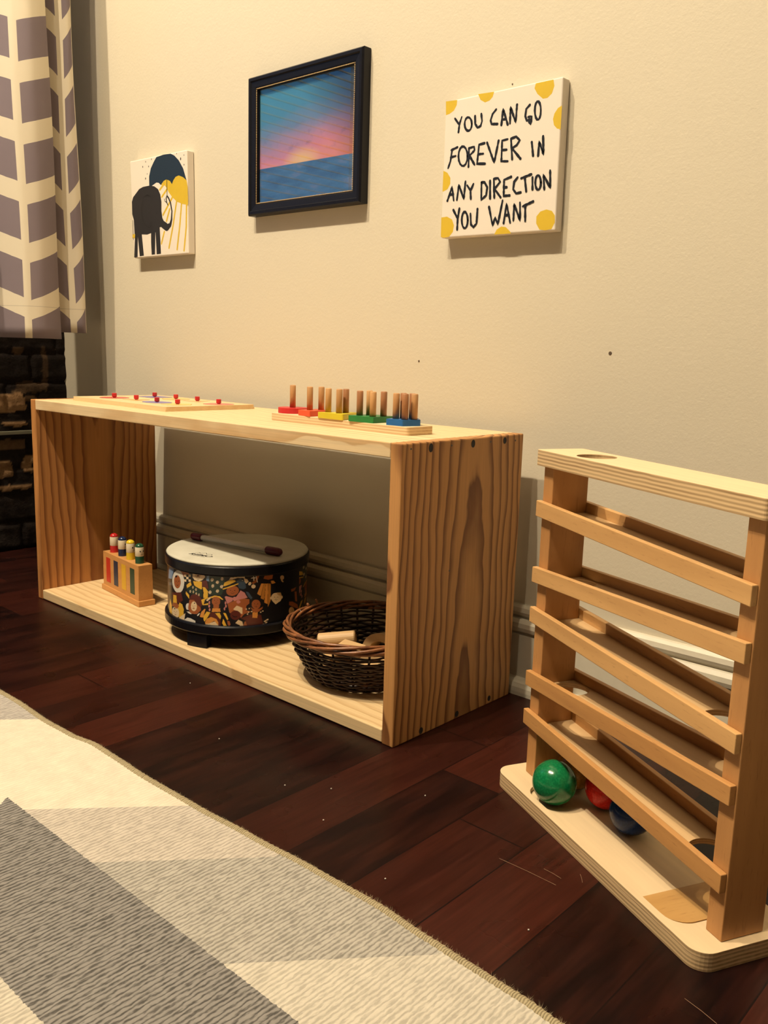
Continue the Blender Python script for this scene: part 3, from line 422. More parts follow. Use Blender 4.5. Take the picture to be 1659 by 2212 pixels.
('rust',[(-0.326,0.1246),(-0.311,0.1286),(-0.185,0.1287),(-0.193,0.1229),(-0.253,0.122)]),
('orange',[(-0.358,0.1173),(-0.324,0.1173),(-0.365,0.0986),(-0.416,0.1025)]),
('amber',[(-0.324,0.1169),(-0.29,0.1169),(-0.317,0.092),(-0.365,0.0951)]),
('orange',[(-0.29,0.1165),(-0.256,0.1165),(-0.267,0.0853),(-0.312,0.0876)]),
('amber',[(-0.256,0.116),(-0.22,0.116),(-0.217,0.0897),(-0.258,0.08)]),
('orange',[(-0.219,0.1198),(-0.175,0.1196),(-0.14,0.1156),(-0.201,0.1149)]),
('cream',[(-0.037,0.09),(-0.044,0.0878),(-0.059,0.0861),(-0.081,0.0851),(-0.107,0.0847),(-0.134,0.0851),(-0.16,0.0862),(-0.182,0.0879),(-0.199,0.09),(-0.209,0.0924),(-0.211,0.0948),(-0.204,0.0969),(-0.191,0.0987),(-0.171,0.0999),(-0.146,0.1003),(-0.119,0.1),(-0.092,0.0989),(-0.069,0.0971),(-0.05,0.0949),(-0.039,0.0925)]),
('cream',[(-0.199,0.0894),(-0.053,0.0868),(-0.137,0.0823)]),
('tan',[(-0.129,0.1004),(-0.054,0.0994),(-0.034,0.0934),(-0.101,0.096)]),
('cream',[(-0.016,0.0913),(-0.016,0.0906),(-0.019,0.09),(-0.023,0.0896),(-0.028,0.0894),(-0.033,0.0894),(-0.039,0.0896),(-0.044,0.09),(-0.048,0.0906),(-0.05,0.0913),(-0.051,0.092),(-0.051,0.0927),(-0.048,0.0933),(-0.044,0.0937),(-0.039,0.0939),(-0.034,0.0939),(-0.028,0.0937),(-0.023,0.0933),(-0.019,0.0927),(-0.017,0.092)]),
('cream',[(-0.203,0.093),(-0.204,0.0923),(-0.205,0.0918),(-0.208,0.0914),(-0.211,0.0911),(-0.215,0.0911),(-0.219,0.0912),(-0.222,0.0916),(-0.225,0.0921),(-0.226,0.0927),(-0.227,0.0933),(-0.227,0.094),(-0.225,0.0945),(-0.222,0.0949),(-0.219,0.0952),(-0.215,0.0952),(-0.212,0.0951),(-0.208,0.0947),(-0.205,0.0942),(-0.204,0.0936)]),
('cream',[(-0.308,0.055),(-0.31,0.0539),(-0.321,0.053),(-0.336,0.0528),(-0.345,0.0533),(-0.344,0.0544),(-0.332,0.0553),(-0.318,0.0556)]),
('cream',[(-0.28,0.0598),(-0.281,0.0587),(-0.293,0.0578),(-0.308,0.0576),(-0.317,0.0582),(-0.316,0.0592),(-0.304,0.0601),(-0.289,0.0604)]),
('cream',[(-0.246,0.0614),(-0.248,0.0604),(-0.26,0.0595),(-0.275,0.0593),(-0.284,0.0598),(-0.283,0.0609),(-0.271,0.0618),(-0.256,0.062)]),
('cream',[(-0.263,0.0573),(-0.265,0.0563),(-0.276,0.0554),(-0.291,0.0552),(-0.301,0.0558),(-0.299,0.0568),(-0.288,0.0577),(-0.273,0.0579)]),
('tan',[(0.004,0.1213),(0.003,0.1202),(-0.002,0.1194),(-0.01,0.1188),(-0.02,0.1185),(-0.032,0.1185),(-0.042,0.1189),(-0.052,0.1195),(-0.06,0.1204),(-0.065,0.1215),(-0.067,0.1226),(-0.065,0.1236),(-0.06,0.1245),(-0.053,0.1251),(-0.043,0.1254),(-0.032,0.1254),(-0.021,0.125),(-0.011,0.1244),(-0.003,0.1235),(0.002,0.1224)]),
('tan',[(-0.056,0.1207),(-0.001,0.1153),(-0.016,0.1143),(-0.046,0.117)]),
('rust',[(0.106,0.0816),(0.178,0.0799),(0.305,0.0721),(0.348,0.0628),(0.219,0.0699),(0.106,0.0763)]),
('tan',[(0.227,0.0635),(0.224,0.0615),(0.215,0.0599),(0.2,0.0588),(0.182,0.0583),(0.163,0.0585),(0.144,0.0594),(0.127,0.0607),(0.114,0.0625),(0.105,0.0646),(0.102,0.0667),(0.105,0.0687),(0.113,0.0704),(0.125,0.0715),(0.142,0.072),(0.161,0.0719),(0.18,0.0711),(0.198,0.0697),(0.213,0.0678),(0.223,0.0657)]),
('rust',[(0.412,0.1307),(0.622,0.1262),(0.591,0.1163),(0.478,0.1201)]),
('tan',[(0.712,0.091),(0.702,0.0899),(0.676,0.0894),(0.641,0.0894),(0.605,0.0898),(0.571,0.0906),(0.541,0.0917),(0.516,0.093),(0.497,0.0945),(0.486,0.0961),(0.482,0.0976),(0.485,0.0989),(0.495,0.0999),(0.513,0.1004),(0.537,0.1004),(0.566,0.0998),(0.6,0.0986),(0.636,0.0969),(0.671,0.0949),(0.699,0.0928)]),
('rust',[(0.144,0.1001),(0.269,0.1006),(0.228,0.0963),(0.151,0.0959)]),
('rust',[(0.228,0.0945),(0.278,0.0933),(0.297,0.0768),(0.245,0.079)]),
('black',[(-1.666,0.1109),(-1.668,0.1102),(-1.674,0.1098),(-1.68,0.11),(-1.683,0.1105),(-1.68,0.1112),(-1.674,0.1116),(-1.668,0.1115)]),
('black',[(-1.6,0.1124),(-1.602,0.1118),(-1.607,0.1114),(-1.613,0.1115),(-1.615,0.1121),(-1.612,0.1128),(-1.607,0.1131),(-1.602,0.113)]),
('black',[(-1.682,0.1067),(-1.671,0.1061),(-1.661,0.1056),(-1.651,0.1054),(-1.641,0.1055),(-1.631,0.1059),(-1.621,0.1066),(-1.612,0.1075),(-1.602,0.1085),(-1.602,0.1085),(-1.612,0.1071),(-1.621,0.1059),(-1.631,0.105),(-1.641,0.1045),(-1.651,0.1045),(-1.661,0.105),(-1.671,0.1057),(-1.682,0.1067)]),
('maroon',[(-1.636,0.1095),(-1.637,0.1086),(-1.64,0.1082),(-1.643,0.1085),(-1.645,0.1093),(-1.643,0.1101),(-1.64,0.1106),(-1.637,0.1103)]),
('black',[(-0.986,0.0928),(-0.987,0.0924),(-0.991,0.0922),(-0.995,0.0923),(-0.996,0.0927),(-0.995,0.0931),(-0.991,0.0933),(-0.987,0.0932)]),
('black',[(-0.943,0.0931),(-0.945,0.0927),(-0.948,0.0925),(-0.952,0.0926),(-0.953,0.093),(-0.952,0.0935),(-0.948,0.0937),(-0.945,0.0935)]),
('black',[(-0.995,0.0901),(-0.989,0.0896),(-0.982,0.0892),(-0.976,0.089),(-0.97,0.0889),(-0.964,0.0891),(-0.957,0.0894),(-0.951,0.0899),(-0.945,0.0905),(-0.945,0.0905),(-0.951,0.0897),(-0.957,0.089),(-0.964,0.0885),(-0.97,0.0883),(-0.976,0.0884),(-0.982,0.0888),(-0.989,0.0894),(-0.995,0.0901)]),
('maroon',[(-0.967,0.0915),(-0.968,0.091),(-0.97,0.0907),(-0.972,0.0909),(-0.973,0.0915),(-0.972,0.092),(-0.97,0.0923),(-0.968,0.0921)]),
('rust',[(-1.322,0.0799),(-1.324,0.0794),(-1.327,0.0792),(-1.33,0.0793),(-1.331,0.0798),(-1.33,0.0802),(-1.327,0.0805),(-1.323,0.0803)]),
('rust',[(-1.286,0.0805),(-1.288,0.0801),(-1.291,0.0798),(-1.294,0.08),(-1.295,0.0804),(-1.293,0.0809),(-1.29,0.0811),(-1.287,0.081)]),
('rust',[(-1.33,0.077),(-1.325,0.0765),(-1.32,0.0761),(-1.314,0.0759),(-1.309,0.0759),(-1.303,0.0761),(-1.298,0.0765),(-1.293,0.0771),(-1.287,0.0778),(-1.287,0.0778),(-1.293,0.0768),(-1.298,0.076),(-1.304,0.0755),(-1.309,0.0752),(-1.314,0.0753),(-1.32,0.0757),(-1.325,0.0763),(-1.33,0.077)]),
('maroon',[(-1.306,0.0787),(-1.307,0.0781),(-1.309,0.0778),(-1.31,0.078),(-1.311,0.0786),(-1.31,0.0792),(-1.308,0.0795),(-1.307,0.0793)]),
('rust',[(-1.735,0.0617),(-1.738,0.0612),(-1.744,0.0608),(-1.751,0.0608),(-1.754,0.0612),(-1.751,0.0618),(-1.744,0.0622),(-1.738,0.0622)]),
('rust',[(-1.665,0.0636),(-1.667,0.0631),(-1.673,0.0627),(-1.678,0.0628),(-1.68,0.0632),(-1.678,0.0638),(-1.672,0.0641),(-1.667,0.0641)]),
('rust',[(-1.752,0.0581),(-1.741,0.0578),(-1.73,0.0576),(-1.719,0.0575),(-1.708,0.0577),(-1.698,0.0581),(-1.687,0.0587),(-1.677,0.0596),(-1.667,0.0605),(-1.667,0.0605),(-1.677,0.0593),(-1.687,0.0582),(-1.698,0.0574),(-1.708,0.0569),(-1.719,0.0568),(-1.73,0.057),(-1.741,0.0575),(-1.752,0.0581)]),
('maroon',[(-1.703,0.0609),(-1.704,0.0602),(-1.708,0.0599),(-1.711,0.06),(-1.712,0.0607),(-1.711,0.0614),(-1.707,0.0617),(-1.704,0.0615)]),
('maroon',[(-1.254,0.1244),(-1.256,0.1241),(-1.26,0.1239),(-1.264,0.124),(-1.266,0.1242),(-1.264,0.1245),(-1.26,0.1246),(-1.256,0.1246)]),
('maroon',[(-1.205,0.125),(-1.207,0.1248),(-1.211,0.1246),(-1.215,0.1247),(-1.217,0.1249),(-1.215,0.1252),(-1.211,0.1253),(-1.207,0.1253)]),
('maroon',[(-1.265,0.1226),(-1.258,0.1224),(-1.25,0.1222),(-1.243,0.1221),(-1.236,0.1221),(-1.228,0.1223),(-1.221,0.1226),(-1.214,0.123),(-1.207,0.1234),(-1.207,0.1234),(-1.214,0.1228),(-1.221,0.1223),(-1.228,0.1219),(-1.236,0.1217),(-1.243,0.1217),(-1.25,0.1219),(-1.258,0.1222),(-1.265,0.1226)]),
('maroon',[(-1.232,0.1238),(-1.233,0.1234),(-1.235,0.1233),(-1.238,0.1234),(-1.239,0.1237),(-1.238,0.1241),(-1.235,0.1242),(-1.233,0.1241)]),
('black',[(-0.768,0.109),(-0.77,0.1086),(-0.774,0.1084),(-0.779,0.1086),(-0.781,0.109),(-0.779,0.1094),(-0.774,0.1096),(-0.77,0.1094)]),
('black',[(-0.711,0.109),(-0.713,0.1086),(-0.718,0.1084),(-0.723,0.1086),(-0.725,0.109),(-0.723,0.1095),(-0.718,0.1096),(-0.713,0.1095)]),
('black',[(-0.78,0.1063),(-0.771,0.1057),(-0.763,0.1052),(-0.755,0.1049),(-0.746,0.1048),(-0.738,0.1049),(-0.73,0.1053),(-0.721,0.1057),(-0.713,0.1063),(-0.713,0.1063),(-0.721,0.1055),(-0.73,0.1048),(-0.738,0.1043),(-0.746,0.1041),(-0.755,0.1043),(-0.763,0.1048),(-0.771,0.1055),(-0.78,0.1063)]),
('maroon',[(-0.743,0.1075),(-0.744,0.107),(-0.746,0.1067),(-0.749,0.107),(-0.75,0.1075),(-0.749,0.1081),(-0.746,0.1083),(-0.744,0.1081)]),
('black',[(-0.446,0.0872),(-0.447,0.0868),(-0.451,0.0866),(-0.455,0.0868),(-0.456,0.0873),(-0.455,0.0877),(-0.451,0.0879),(-0.447,0.0876)]),
('black',[(-0.401,0.0868),(-0.403,0.0863),(-0.407,0.0862),(-0.41,0.0864),(-0.412,0.0869),(-0.41,0.0873),(-0.407,0.0874),(-0.403,0.0872)]),
('black',[(-0.455,0.0845),(-0.448,0.0839),(-0.442,0.0834),(-0.435,0.083),(-0.429,0.0828),(-0.422,0.0828),(-0.416,0.0831),(-0.409,0.0835),(-0.403,0.084),(-0.403,0.084),(-0.409,0.0833),(-0.416,0.0826),(-0.422,0.0822),(-0.429,0.0821),(-0.435,0.0823),(-0.442,0.0829),(-0.448,0.0836),(-0.455,0.0845)]),
('maroon',[(-0.426,0.0855),(-0.427,0.0849),(-0.429,0.0847),(-0.431,0.085),(-0.432,0.0856),(-0.431,0.0861),(-0.429,0.0864),(-0.427,0.0861)]),
('black',[(-0.151,0.0937),(-0.153,0.0934),(-0.158,0.0933),(-0.162,0.0935),(-0.164,0.094),(-0.162,0.0943),(-0.158,0.0944),(-0.153,0.0942)]),
('black',[(-0.096,0.0928),(-0.098,0.0924),(-0.102,0.0923),(-0.107,0.0926),(-0.109,0.093),(-0.107,0.0934),(-0.102,0.0935),(-0.098,0.0932)]),
('black',[(-0.163,0.0913),(-0.155,0.0907),(-0.146,0.0901),(-0.138,0.0896),(-0.13,0.0894),(-0.122,0.0893),(-0.114,0.0895),(-0.105,0.0898),(-0.097,0.0902),(-0.097,0.0902),(-0.105,0.0895),(-0.114,0.089),(-0.122,0.0887),(-0.13,0.0887),(-0.138,0.089),(-0.146,0.0896),(-0.155,0.0904),(-0.163,0.0913)]),
('maroon',[(-0.127,0.0919),(-0.128,0.0914),(-0.13,0.0912),(-0.133,0.0915),(-0.134,0.092),(-0.133,0.0926),(-0.13,0.0927),(-0.128,0.0925)]),
('black',[(0.147,0.0663),(0.145,0.066),(0.142,0.0659),(0.139,0.0661),(0.138,0.0665),(0.139,0.0669),(0.142,0.0669),(0.145,0.0667)]),
('black',[(0.187,0.0653),(0.185,0.0649),(0.182,0.0649),(0.179,0.0651),(0.177,0.0655),(0.178,0.0659),(0.182,0.0659),(0.185,0.0657)]),
('black',[(0.139,0.0642),(0.145,0.0636),(0.151,0.063),(0.156,0.0626),(0.162,0.0623),(0.168,0.0623),(0.174,0.0624),(0.18,0.0626),(0.186,0.063),(0.186,0.063),(0.18,0.0624),(0.174,0.062),(0.168,0.0617),(0.162,0.0617),(0.156,0.062),(0.151,0.0626),(0.145,0.0633),(0.139,0.0642)]),
('maroon',[(0.165,0.0646),(0.164,0.0641),(0.162,0.0639),(0.16,0.0642),(0.159,0.0647),(0.16,0.0652),(0.162,0.0653),(0.164,0.0651)]),
]
# ================================================================== the room
YW = 0.275          # painted wall
XL = -1.25          # dark brick wall
n = NT('wall_paint')
nz = n.noise(n.scale((1, 1, 1)), 260, 3, 0.6)
n2 = n.noise(n.scale((1, 1, 1)), 60, 2)
n.bump(n.math('ADD', nz, n.math('MULTIPLY', n2, 0.6)), 0.22, 0.0012)
MWALL = n.set(Base_Color=(0.72, 0.645, 0.505, 1), Roughness=0.7, Specular_IOR_Level=0.25)
MCEIL = plain('ceiling_paint', (0.30, 0.28, 0.25), 0.9)
MFAR = plain('far_wall_paint', (0.16, 0.13, 0.10), 0.9)
MTRIM = plain('trim_paint', (0.72, 0.66, 0.53), 0.35)

n = NT('mahogany_floor'); c = n.xyz()
PW = 0.0775
px = n.math('DIVIDE', n.math('ADD', c[0], 5*PW*10+0.002), PW)
row = n.math('FLOOR', px)
wn = n.n('ShaderNodeTexWhiteNoise', noise_dimensions='1D'); n.put(wn.inputs['W'], row)
py = n.math('ADD', n.math('DIVIDE', n.math('ADD', c[1], 20.1), 0.62), n.math('MULTIPLY', wn.outputs[0], 3.0))
wn2 = n.n('ShaderNodeTexWhiteNoise', noise_dimensions='2D'); n.put(wn2.inputs['Vector'], n.comb(row, n.math('FLOOR', py), 0))
tone = wn2.outputs[0]
gr = n.noise(n.scale((220, 9, 1)), 1.0, 4, 0.6)
fig = n.noise(n.scale((40, 7, 1)), 1.0, 3, 0.6)
base = n.ramp(tone, [(0.0, (0.005, 0.0025, 0.003)), (0.5, (0.013, 0.0042, 0.0038)), (1.0, (0.050, 0.011, 0.0068))])
base = n.mix(n.ramp(fig, [(0.40, 0.0), (0.80, 0.55)]), base, (0.064, 0.0155, 0.009))
base = n.mix(0.75, base, n.mix(1.0, base, n.ramp(gr, [(0.3, 0.35), (0.7, 1.0)]), 'MULTIPLY'))
ex = n.math('ABSOLUTE', n.math('SUBTRACT', n.math('FRACT', px), 0.5))
ey = n.math('ABSOLUTE', n.math('SUBTRACT', n.math('FRACT', py), 0.5))
gap = n.math('MAXIMUM', n.math('GREATER_THAN', ex, 0.491), n.math('GREATER_THAN', ey, 0.4985))
base = n.mix(gap, base, (0.006, 0.003, 0.003))
n.bump(n.math('SUBTRACT', n.math('MULTIPLY', gr, 0.25), gap), 0.25, 0.0006)
MFLOOR = n.set(Base_Color=base, Roughness=n.ramp(n.noise(n.scale((14, 14, 1)), 1.0, 3), [(0.3, 0.24), (0.75, 0.40)]), Specular_IOR_Level=0.16)

struct(link_mesh('floor', newbox((XL-0.1, -5.2, -0.05), (5.1, YW+0.1, 0.0)), MFLOOR))
struct(link_mesh('ceiling', newbox((XL-0.1, -5.2, 3.24), (5.1, YW+0.1, 3.32)), MCEIL))
struct(link_mesh('wall_back', newbox((XL-0.1, YW, 0.0), (5.1, YW+0.1, 3.24)), MWALL))
struct(link_mesh('wall_right', newbox((5.0, -5.2, 0.0), (5.1, YW, 3.24)), MFAR))
struct(link_mesh('wall_front', newbox((XL, -5.2, 0.0), (5.0, -5.1, 3.24)), MFAR))

# rough dark masonry wall on the left: courses of stone with crusts of old mortar
n = NT('dark_stone'); a = n.n('ShaderNodeAttribute', attribute_name='tone'); a.attribute_type = 'GEOMETRY'
st = n.noise(n.scale((60, 60, 60)), 1.0, 5, 0.65)
dk = n.mix(st, (0.004, 0.0035, 0.004), (0.022, 0.014, 0.010))
mo = n.mix(st, (0.16, 0.08, 0.035), (0.42, 0.25, 0.12))
n.bump(st, 0.8, 0.006)
MSTONE = n.set(Base_Color=n.mix(a.outputs['Fac'], dk, mo), Roughness=0.9, Specular_IOR_Level=0.15)
bm = bmesh.new(); lay = bm.verts.layers.float.new('tone')
# mortar patches on the stone, (y, z, half width, half height, strength)
PATCH = [(0.140, 0.326, 0.038, 0.021, 1.0), (0.152, 0.281, 0.026, 0.005, 0.9), (0.135, 0.236, 0.040, 0.011, 0.35), (0.178, 0.190, 0.012, 0.020, 0.8), (0.122, 0.183, 0.022, 0.018, 0.7),
         (0.145, 0.142, 0.045, 0.006, 0.8), (0.165, 0.352, 0.02, 0.005, 0.25), (0.19, 0.36, 0.03, 0.012, 0.18), (0.17, 0.44, 0.012, 0.008, 0.25), (0.225, 0.40, 0.006, 0.05, 0.2), (0.19, 0.335, 0.015, 0.006, 0.3)]
rnd = random.Random(4)
for i in range(60):
    PATCH.append((rnd.uniform(-1.1, 0.05), rnd.uniform(0.05, 2.4), rnd.uniform(0.01, 0.06), rnd.uniform(0.004, 0.02), rnd.uniform(0.2, 0.8)))
from mathutils import noise as mn
def wall_h(y, z):
    rowh = 0.062; r = math.floor(z/rowh); fz = z/rowh-r
    yy = y/0.16+(r % 2)*0.5+r*0.13; fy = yy-math.floor(yy)
    e = min(fz, 1-fz)*rowh; e2 = min(fy, 1-fy)*0.16
    g = min(1.0, min(e, e2)/0.009)
    return 0.012*g*(0.6+0.4*mn.noise(Vector((r*3.1, math.floor(yy)*1.7, 0))))+0.003*mn.noise(Vector((y*40, z*40, 2)))
def grid_patch(y0, y1, z0, z1, st_):
    ny = int((y1-y0)/st_); nzz = int((z1-z0)/st_); g = {}
    for i in range(ny+1):
        for j in range(nzz+1):
            y = y0+(y1-y0)*i/ny; z = z0+(z1-z0)*j/nzz; t = 0.0
            for (cy_, cz_, hy, hz, s_) in PATCH:
                dd = ((y-cy_)/hy)**4+((z-cz_)/hz)**4+0.9*mn.noise(Vector((y*70, z*70, cy_*9)))
                if dd < 1: t = max(t, s_)
            v = bm.verts.new((XL+wall_h(y, z)-0.008+0.004*t, y, z)); v[lay] = t; g[i, j] = v
    for i in range(ny):
        for j in range(nzz): bm.faces.new([g[i, j], g[i+1, j], g[i+1, j+1], g[i, j+1]])
grid_patch(0.02, YW, 0.0, 0.54, 0.004)
grid_patch(-5.1, 0.02, 0.0, 0.54, 0.03)
grid_patch(-5.1, YW, 0.54, 3.24, 0.03)
box(bm, (XL-0.1, -5.2, 0), (XL-0.03, YW, 3.24))
struct(link_mesh('wall_left', bm, MSTONE, smooth=True))
# a pale ledge strip between two courses
bm = bmesh.new(); box(bm, (XL-0.01, -0.6, 0.259), (XL+0.012, 0.192, 0.2665)); struct(link_mesh('trim_ledge', bm, plain('ledge_paint', (0.16, 0.15, 0.10), 0.7), bevel=0.001))

# baseboard with a bead, a groove and a shoe moulding
prof = [(0, 0.122), (0.005, 0.1215), (0.009, 0.118), (0.0105, 0.112), (0.009, 0.1075), (0.0055, 0.106), (0.0055, 0.1035), (0.012, 0.1030), (0.0155, 0.098), (0.0162, 0.092), (0.0145, 0.0865),
        (0.0085, 0.0845), (0.0085, 0.0825), (0.0120, 0.081), (0.0120, 0.021), (0.018, 0.020), (0.0235, 0.0165), (0.0268, 0.011), (0.0278, 0.005), (0.0278, 0.0), (0, 0)]
bm = bmesh.new()
A = [bm.verts.new((XL+0.005, YW-o, z)) for o, z in prof]; B = [bm.verts.new((5.0, YW-o, z)) for o, z in prof]
for i in range(len(prof)):
    j = (i+1) % len(prof); bm.faces.new([A[i], A[j], B[j], B[i]])
bm.faces.new(A); bm.faces.new(B[::-1])
struct(link_mesh('baseboard_back', bm, MTRIM))
# two small nail pits in the plaster
bm = bmesh.new()
for x, z, r in ((0.0975, 0.4662, 0.0024), (-0.211, 0.4477, 0.0016), (-0.07, 0.8056, 0.0011)):
    lathe(bm, [(r, 0.0), (r*0.8, 0.0007), (0, 0.0008)], 10, tf=lambda p, x=x, z=z: (x+p[0], YW-p[2], z+p[1]))
struct(link_mesh('trim_wall_pit', bm, plain('pit', (0.12, 0.08, 0.05), 0.9)))

# window in the left wall with a lowered blind (the picture glass mirrors it)
wr = struct(empty('window_1', (XL+0.012, 0, 0)))
MWHITE = plain('white_paint', (0.75, 0.73, 0.68), 0.4)
bm = bmesh.new()
for lo, hi in (((0, -0.66, 0.66), (0.02, -0.10, 0.70)), ((0, -0.66, 1.66), (0.02, -0.10, 1.70)), ((0, -0.66, 0.66), (0.02, -0.62, 1.70)), ((0, -0.14, 0.66), (0.02, -0.10, 1.70))): box(bm, lo, hi)
struct(link_mesh('window_frame', bm, MWHITE, wr))
n = NT('dusk_sky_pane'); MNIGHT = n.set(Base_Color=(0.01, 0.02, 0.05, 1), Roughness=0.05, Emission_Color=(0.14, 0.42, 0.92, 1), Emission_Strength=1.0)
struct(link_mesh('window_pane', newbox((0.002, -0.62, 0.70), (0.006, -0.14, 1.66)), MNIGHT, wr))
bl = tag(empty('window_blind', (XL+0.045, 0, 0)), 'white slatted blind lowered over the window in the dark left wall', 'blind')
bm = bmesh.new()
for i in range(46):
    z = 0.72+i*0.0205
    box(bm, (-0.004, -0.63, z-0.0013), (0.004, -0.13, z+0.0013))
link_mesh('slats', bm, plain('blind_slat', (0.50, 0.48, 0.45), 0.5), bl)
link_mesh('headrail', newbox((-0.012, -0.63, 1.665), (0.012, -0.13, 1.69)), MWHITE, bl)

# ================================================================== pine shelf
W, H, D, T_ = 0.8645, 0.36, 0.2419, 0.0175
shelf = tag(empty('shelf_unit'), 'low open pine box shelf with visible grain standing against the wall', 'shelf')
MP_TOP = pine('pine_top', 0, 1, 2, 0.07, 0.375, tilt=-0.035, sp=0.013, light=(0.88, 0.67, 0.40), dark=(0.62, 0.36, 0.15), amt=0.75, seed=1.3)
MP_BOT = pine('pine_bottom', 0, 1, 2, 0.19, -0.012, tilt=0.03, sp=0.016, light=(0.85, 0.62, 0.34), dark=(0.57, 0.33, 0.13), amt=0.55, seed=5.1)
MP_R_SHADED = pine('pine_right_shaded', 2, 1, 0, 0.138, -0.045, tilt=0.045, sp=0.0105, light=(0.60, 0.30, 0.105), dark=(0.20, 0.075, 0.024), seed=2.2)  # same pine as the top, with side shade put into darker, redder colours
MP_L_SHADED = pine('pine_left_shaded', 2, 1, 0, 0.118, -0.912, tilt=-0.03, sp=0.0115, light=(0.56, 0.25, 0.078), dark=(0.25, 0.088, 0.026), seed=8.8)  # interior shade painted into this panel's pine, redder than the top
side_r = link_mesh('side_panel', newbox((-T_, 0, 0), (0, D, H)), MP_R_SHADED, shelf, bevel=0.0016)
link_mesh('side_panel', newbox((-W, 0, 0), (-W+T_*0.92, D, H)), MP_L_SHADED, shelf, bevel=0.0014)
link_mesh('top_panel', newbox((-W+T_*0.92+0.0003, 0.0004, H-T_), (-T_-0.0003, D, H)), MP_TOP, shelf, bevel=0.0012)
link_mesh('bottom_panel', newbox((-W+T_*0.92+0.0003, 0.0004, 0.0012), (-T_-0.0003, D, 0.018)), MP_BOT, shelf, bevel=0.0014)
MHOLE = plain('screw_recess', (0.012, 0.008, 0.008), 0.7)
MSCREW = plain('screw_steel', (0.12, 0.11, 0.10), 0.35, Metallic=0.8)
for y, z, ry, rz in ((0.0503, 0.3528, 0.0036, 0.0052), (0.1315, 0.3530, 0.0036, 0.0048), (0.1988, 0.3532, 0.0034, 0.0042), (0.0523, 0.0062, 0.0036, 0.0042), (0.1238, 0.0066, 0.0036, 0.0040), (0.1943, 0.0078, 0.0032, 0.0038)):
    bm = bmesh.new()
    lathe(bm, [(1.0, 0.0), (1.0, 0.00035), (0.55, 0.0002), (0.0, 0.0001)], 16, tf=lambda p, y=y, z=z, ry=ry, rz=rz: (p[2], y+p[0]*ry, z+p[1]*rz))
    link_mesh('screw_recess', bm, MHOLE, side_r)
for y, z in ((0.0151, 0.3535), (0.0892, 0.3532), (0.1679, 0.3533), (0.223, 0.352), (0.095, 0.20)):
    bm = bmesh.new()
    lathe(bm, [(0.0013, 0.0), (0.0011, 0.0004), (0.0, 0.0004)], 10, tf=lambda p, y=y, z=z: (p[2], y+p[0], z+p[1]))
    link_mesh('nail_head', bm, MSCREW, side_r)

# ================================================================== on the shelf: peg puzzle
ZS = H
pz = tag(empty('knob_puzzle', (-0.5133, 0.040, ZS), math.radians(178.5-180)), 'wooden shape puzzle board with small red knobs lying on the shelf top', 'puzzle')
BMAP = beech('puzzle_board', 0, (0.86, 0.65, 0.37), (0.66, 0.42, 0.18))
PL, PD, PT = 0.291, 0.170, 0.0072
pcells = [(-0.235, 0.048, 'circle', (0.62, 0.10, 0.08)), (-0.170, 0.052, 'tri', (0.85, 0.45, 0.16)), (-0.235, 0.128, 'sq', (0.20, 0.18, 0.42)), (-0.103, 0.050, 'oval', (0.22, 0.19, 0.44)),
          (-0.170, 0.130, 'hex', (0.85, 0.55, 0.18)), (-0.046, 0.052, 'pent', (0.88, 0.62, 0.20)), (-0.105, 0.130, 'tri', (0.80, 0.50, 0.22)), (-0.030, 0.120, 'circle', (0.78, 0.22, 0.16))]
def shp(kind, cx, cy, r):
    if kind == 'circle': return circle(cx, cy, r, 28)
    if kind == 'oval': return circle(cx, cy, r*1.15, 28, 0, 0.75)
    if kind == 'sq': return rrect(cx-r, cy-r*0.9, cx+r, cy+r*0.9, 0.002, 3)
    return circle(cx, cy, r*1.05, {'tri': 3, 'hex': 6, 'pent': 5}[kind], math.pi/2)
bm = bmesh.new()
prism(bm, rrect(-PL, 0, 0, PD, 0.003, 3), [shp(k, x, y, 0.0255)[::-1] for x, y, k, _ in pcells], 0.003, PT)
box(bm, (-PL, 0, 0), (0, PD, 0.003))
link_mesh('puzzle_board', bm, BMAP, pz)
MKNOB = plain('red_knob', (0.55, 0.025, 0.03), 0.3)
PN = {'circle': 'round', 'tri': 'triangular', 'sq': 'square', 'oval': 'oval', 'hex': 'six-sided', 'pent': 'five-sided'}
# the pieces lift out, so each is a thing with its own knob
MPC = [plain('puzzle_paint', c_, 0.35) for _, _, _, c_ in pcells]
plabel = ['dark red round puzzle piece with red knob, far left of the board', 'orange triangular puzzle piece with red knob near the front edge', 'violet square puzzle piece with red knob near the back edge',
          'violet oval puzzle piece with red knob near the front edge', 'amber six-sided puzzle piece with red knob in the middle of the back row', 'yellow five-sided puzzle piece with red knob at the front right corner',
          'tan triangular puzzle piece with red knob, second from right in the back row', 'light red round puzzle piece with red knob at the right end of the board']
rz_ = math.radians(-1.5)
for i, (x, y, k, c_) in enumerate(pcells):
    wx = -0.5133+x*math.cos(rz_)-y*math.sin(rz_); wy = 0.040+x*math.sin(rz_)+y*math.cos(rz_)
    t = tag(empty('puzzle_piece', (wx, wy, ZS+0.003), rz_), plabel[i], 'puzzle piece', 'knobbed puzzle pieces')
    bm = bmesh.new(); prism(bm, shp(k, 0, 0, 0.0247), [], 0.0001, 0.0046); tile = link_mesh('shape_tile', bm, MPC[i], t)
    bm = bmesh.new(); lathe(bm, [(0.0, 0.0046), (0.0026, 0.0046), (0.0028, 0.0056), (0.0039, 0.0060), (0.0041, 0.0064), (0.0041, 0.0118), (0.0036, 0.0123), (0, 0.0124)], 16)
    link_mesh('knob', bm, MKNOB, tile)

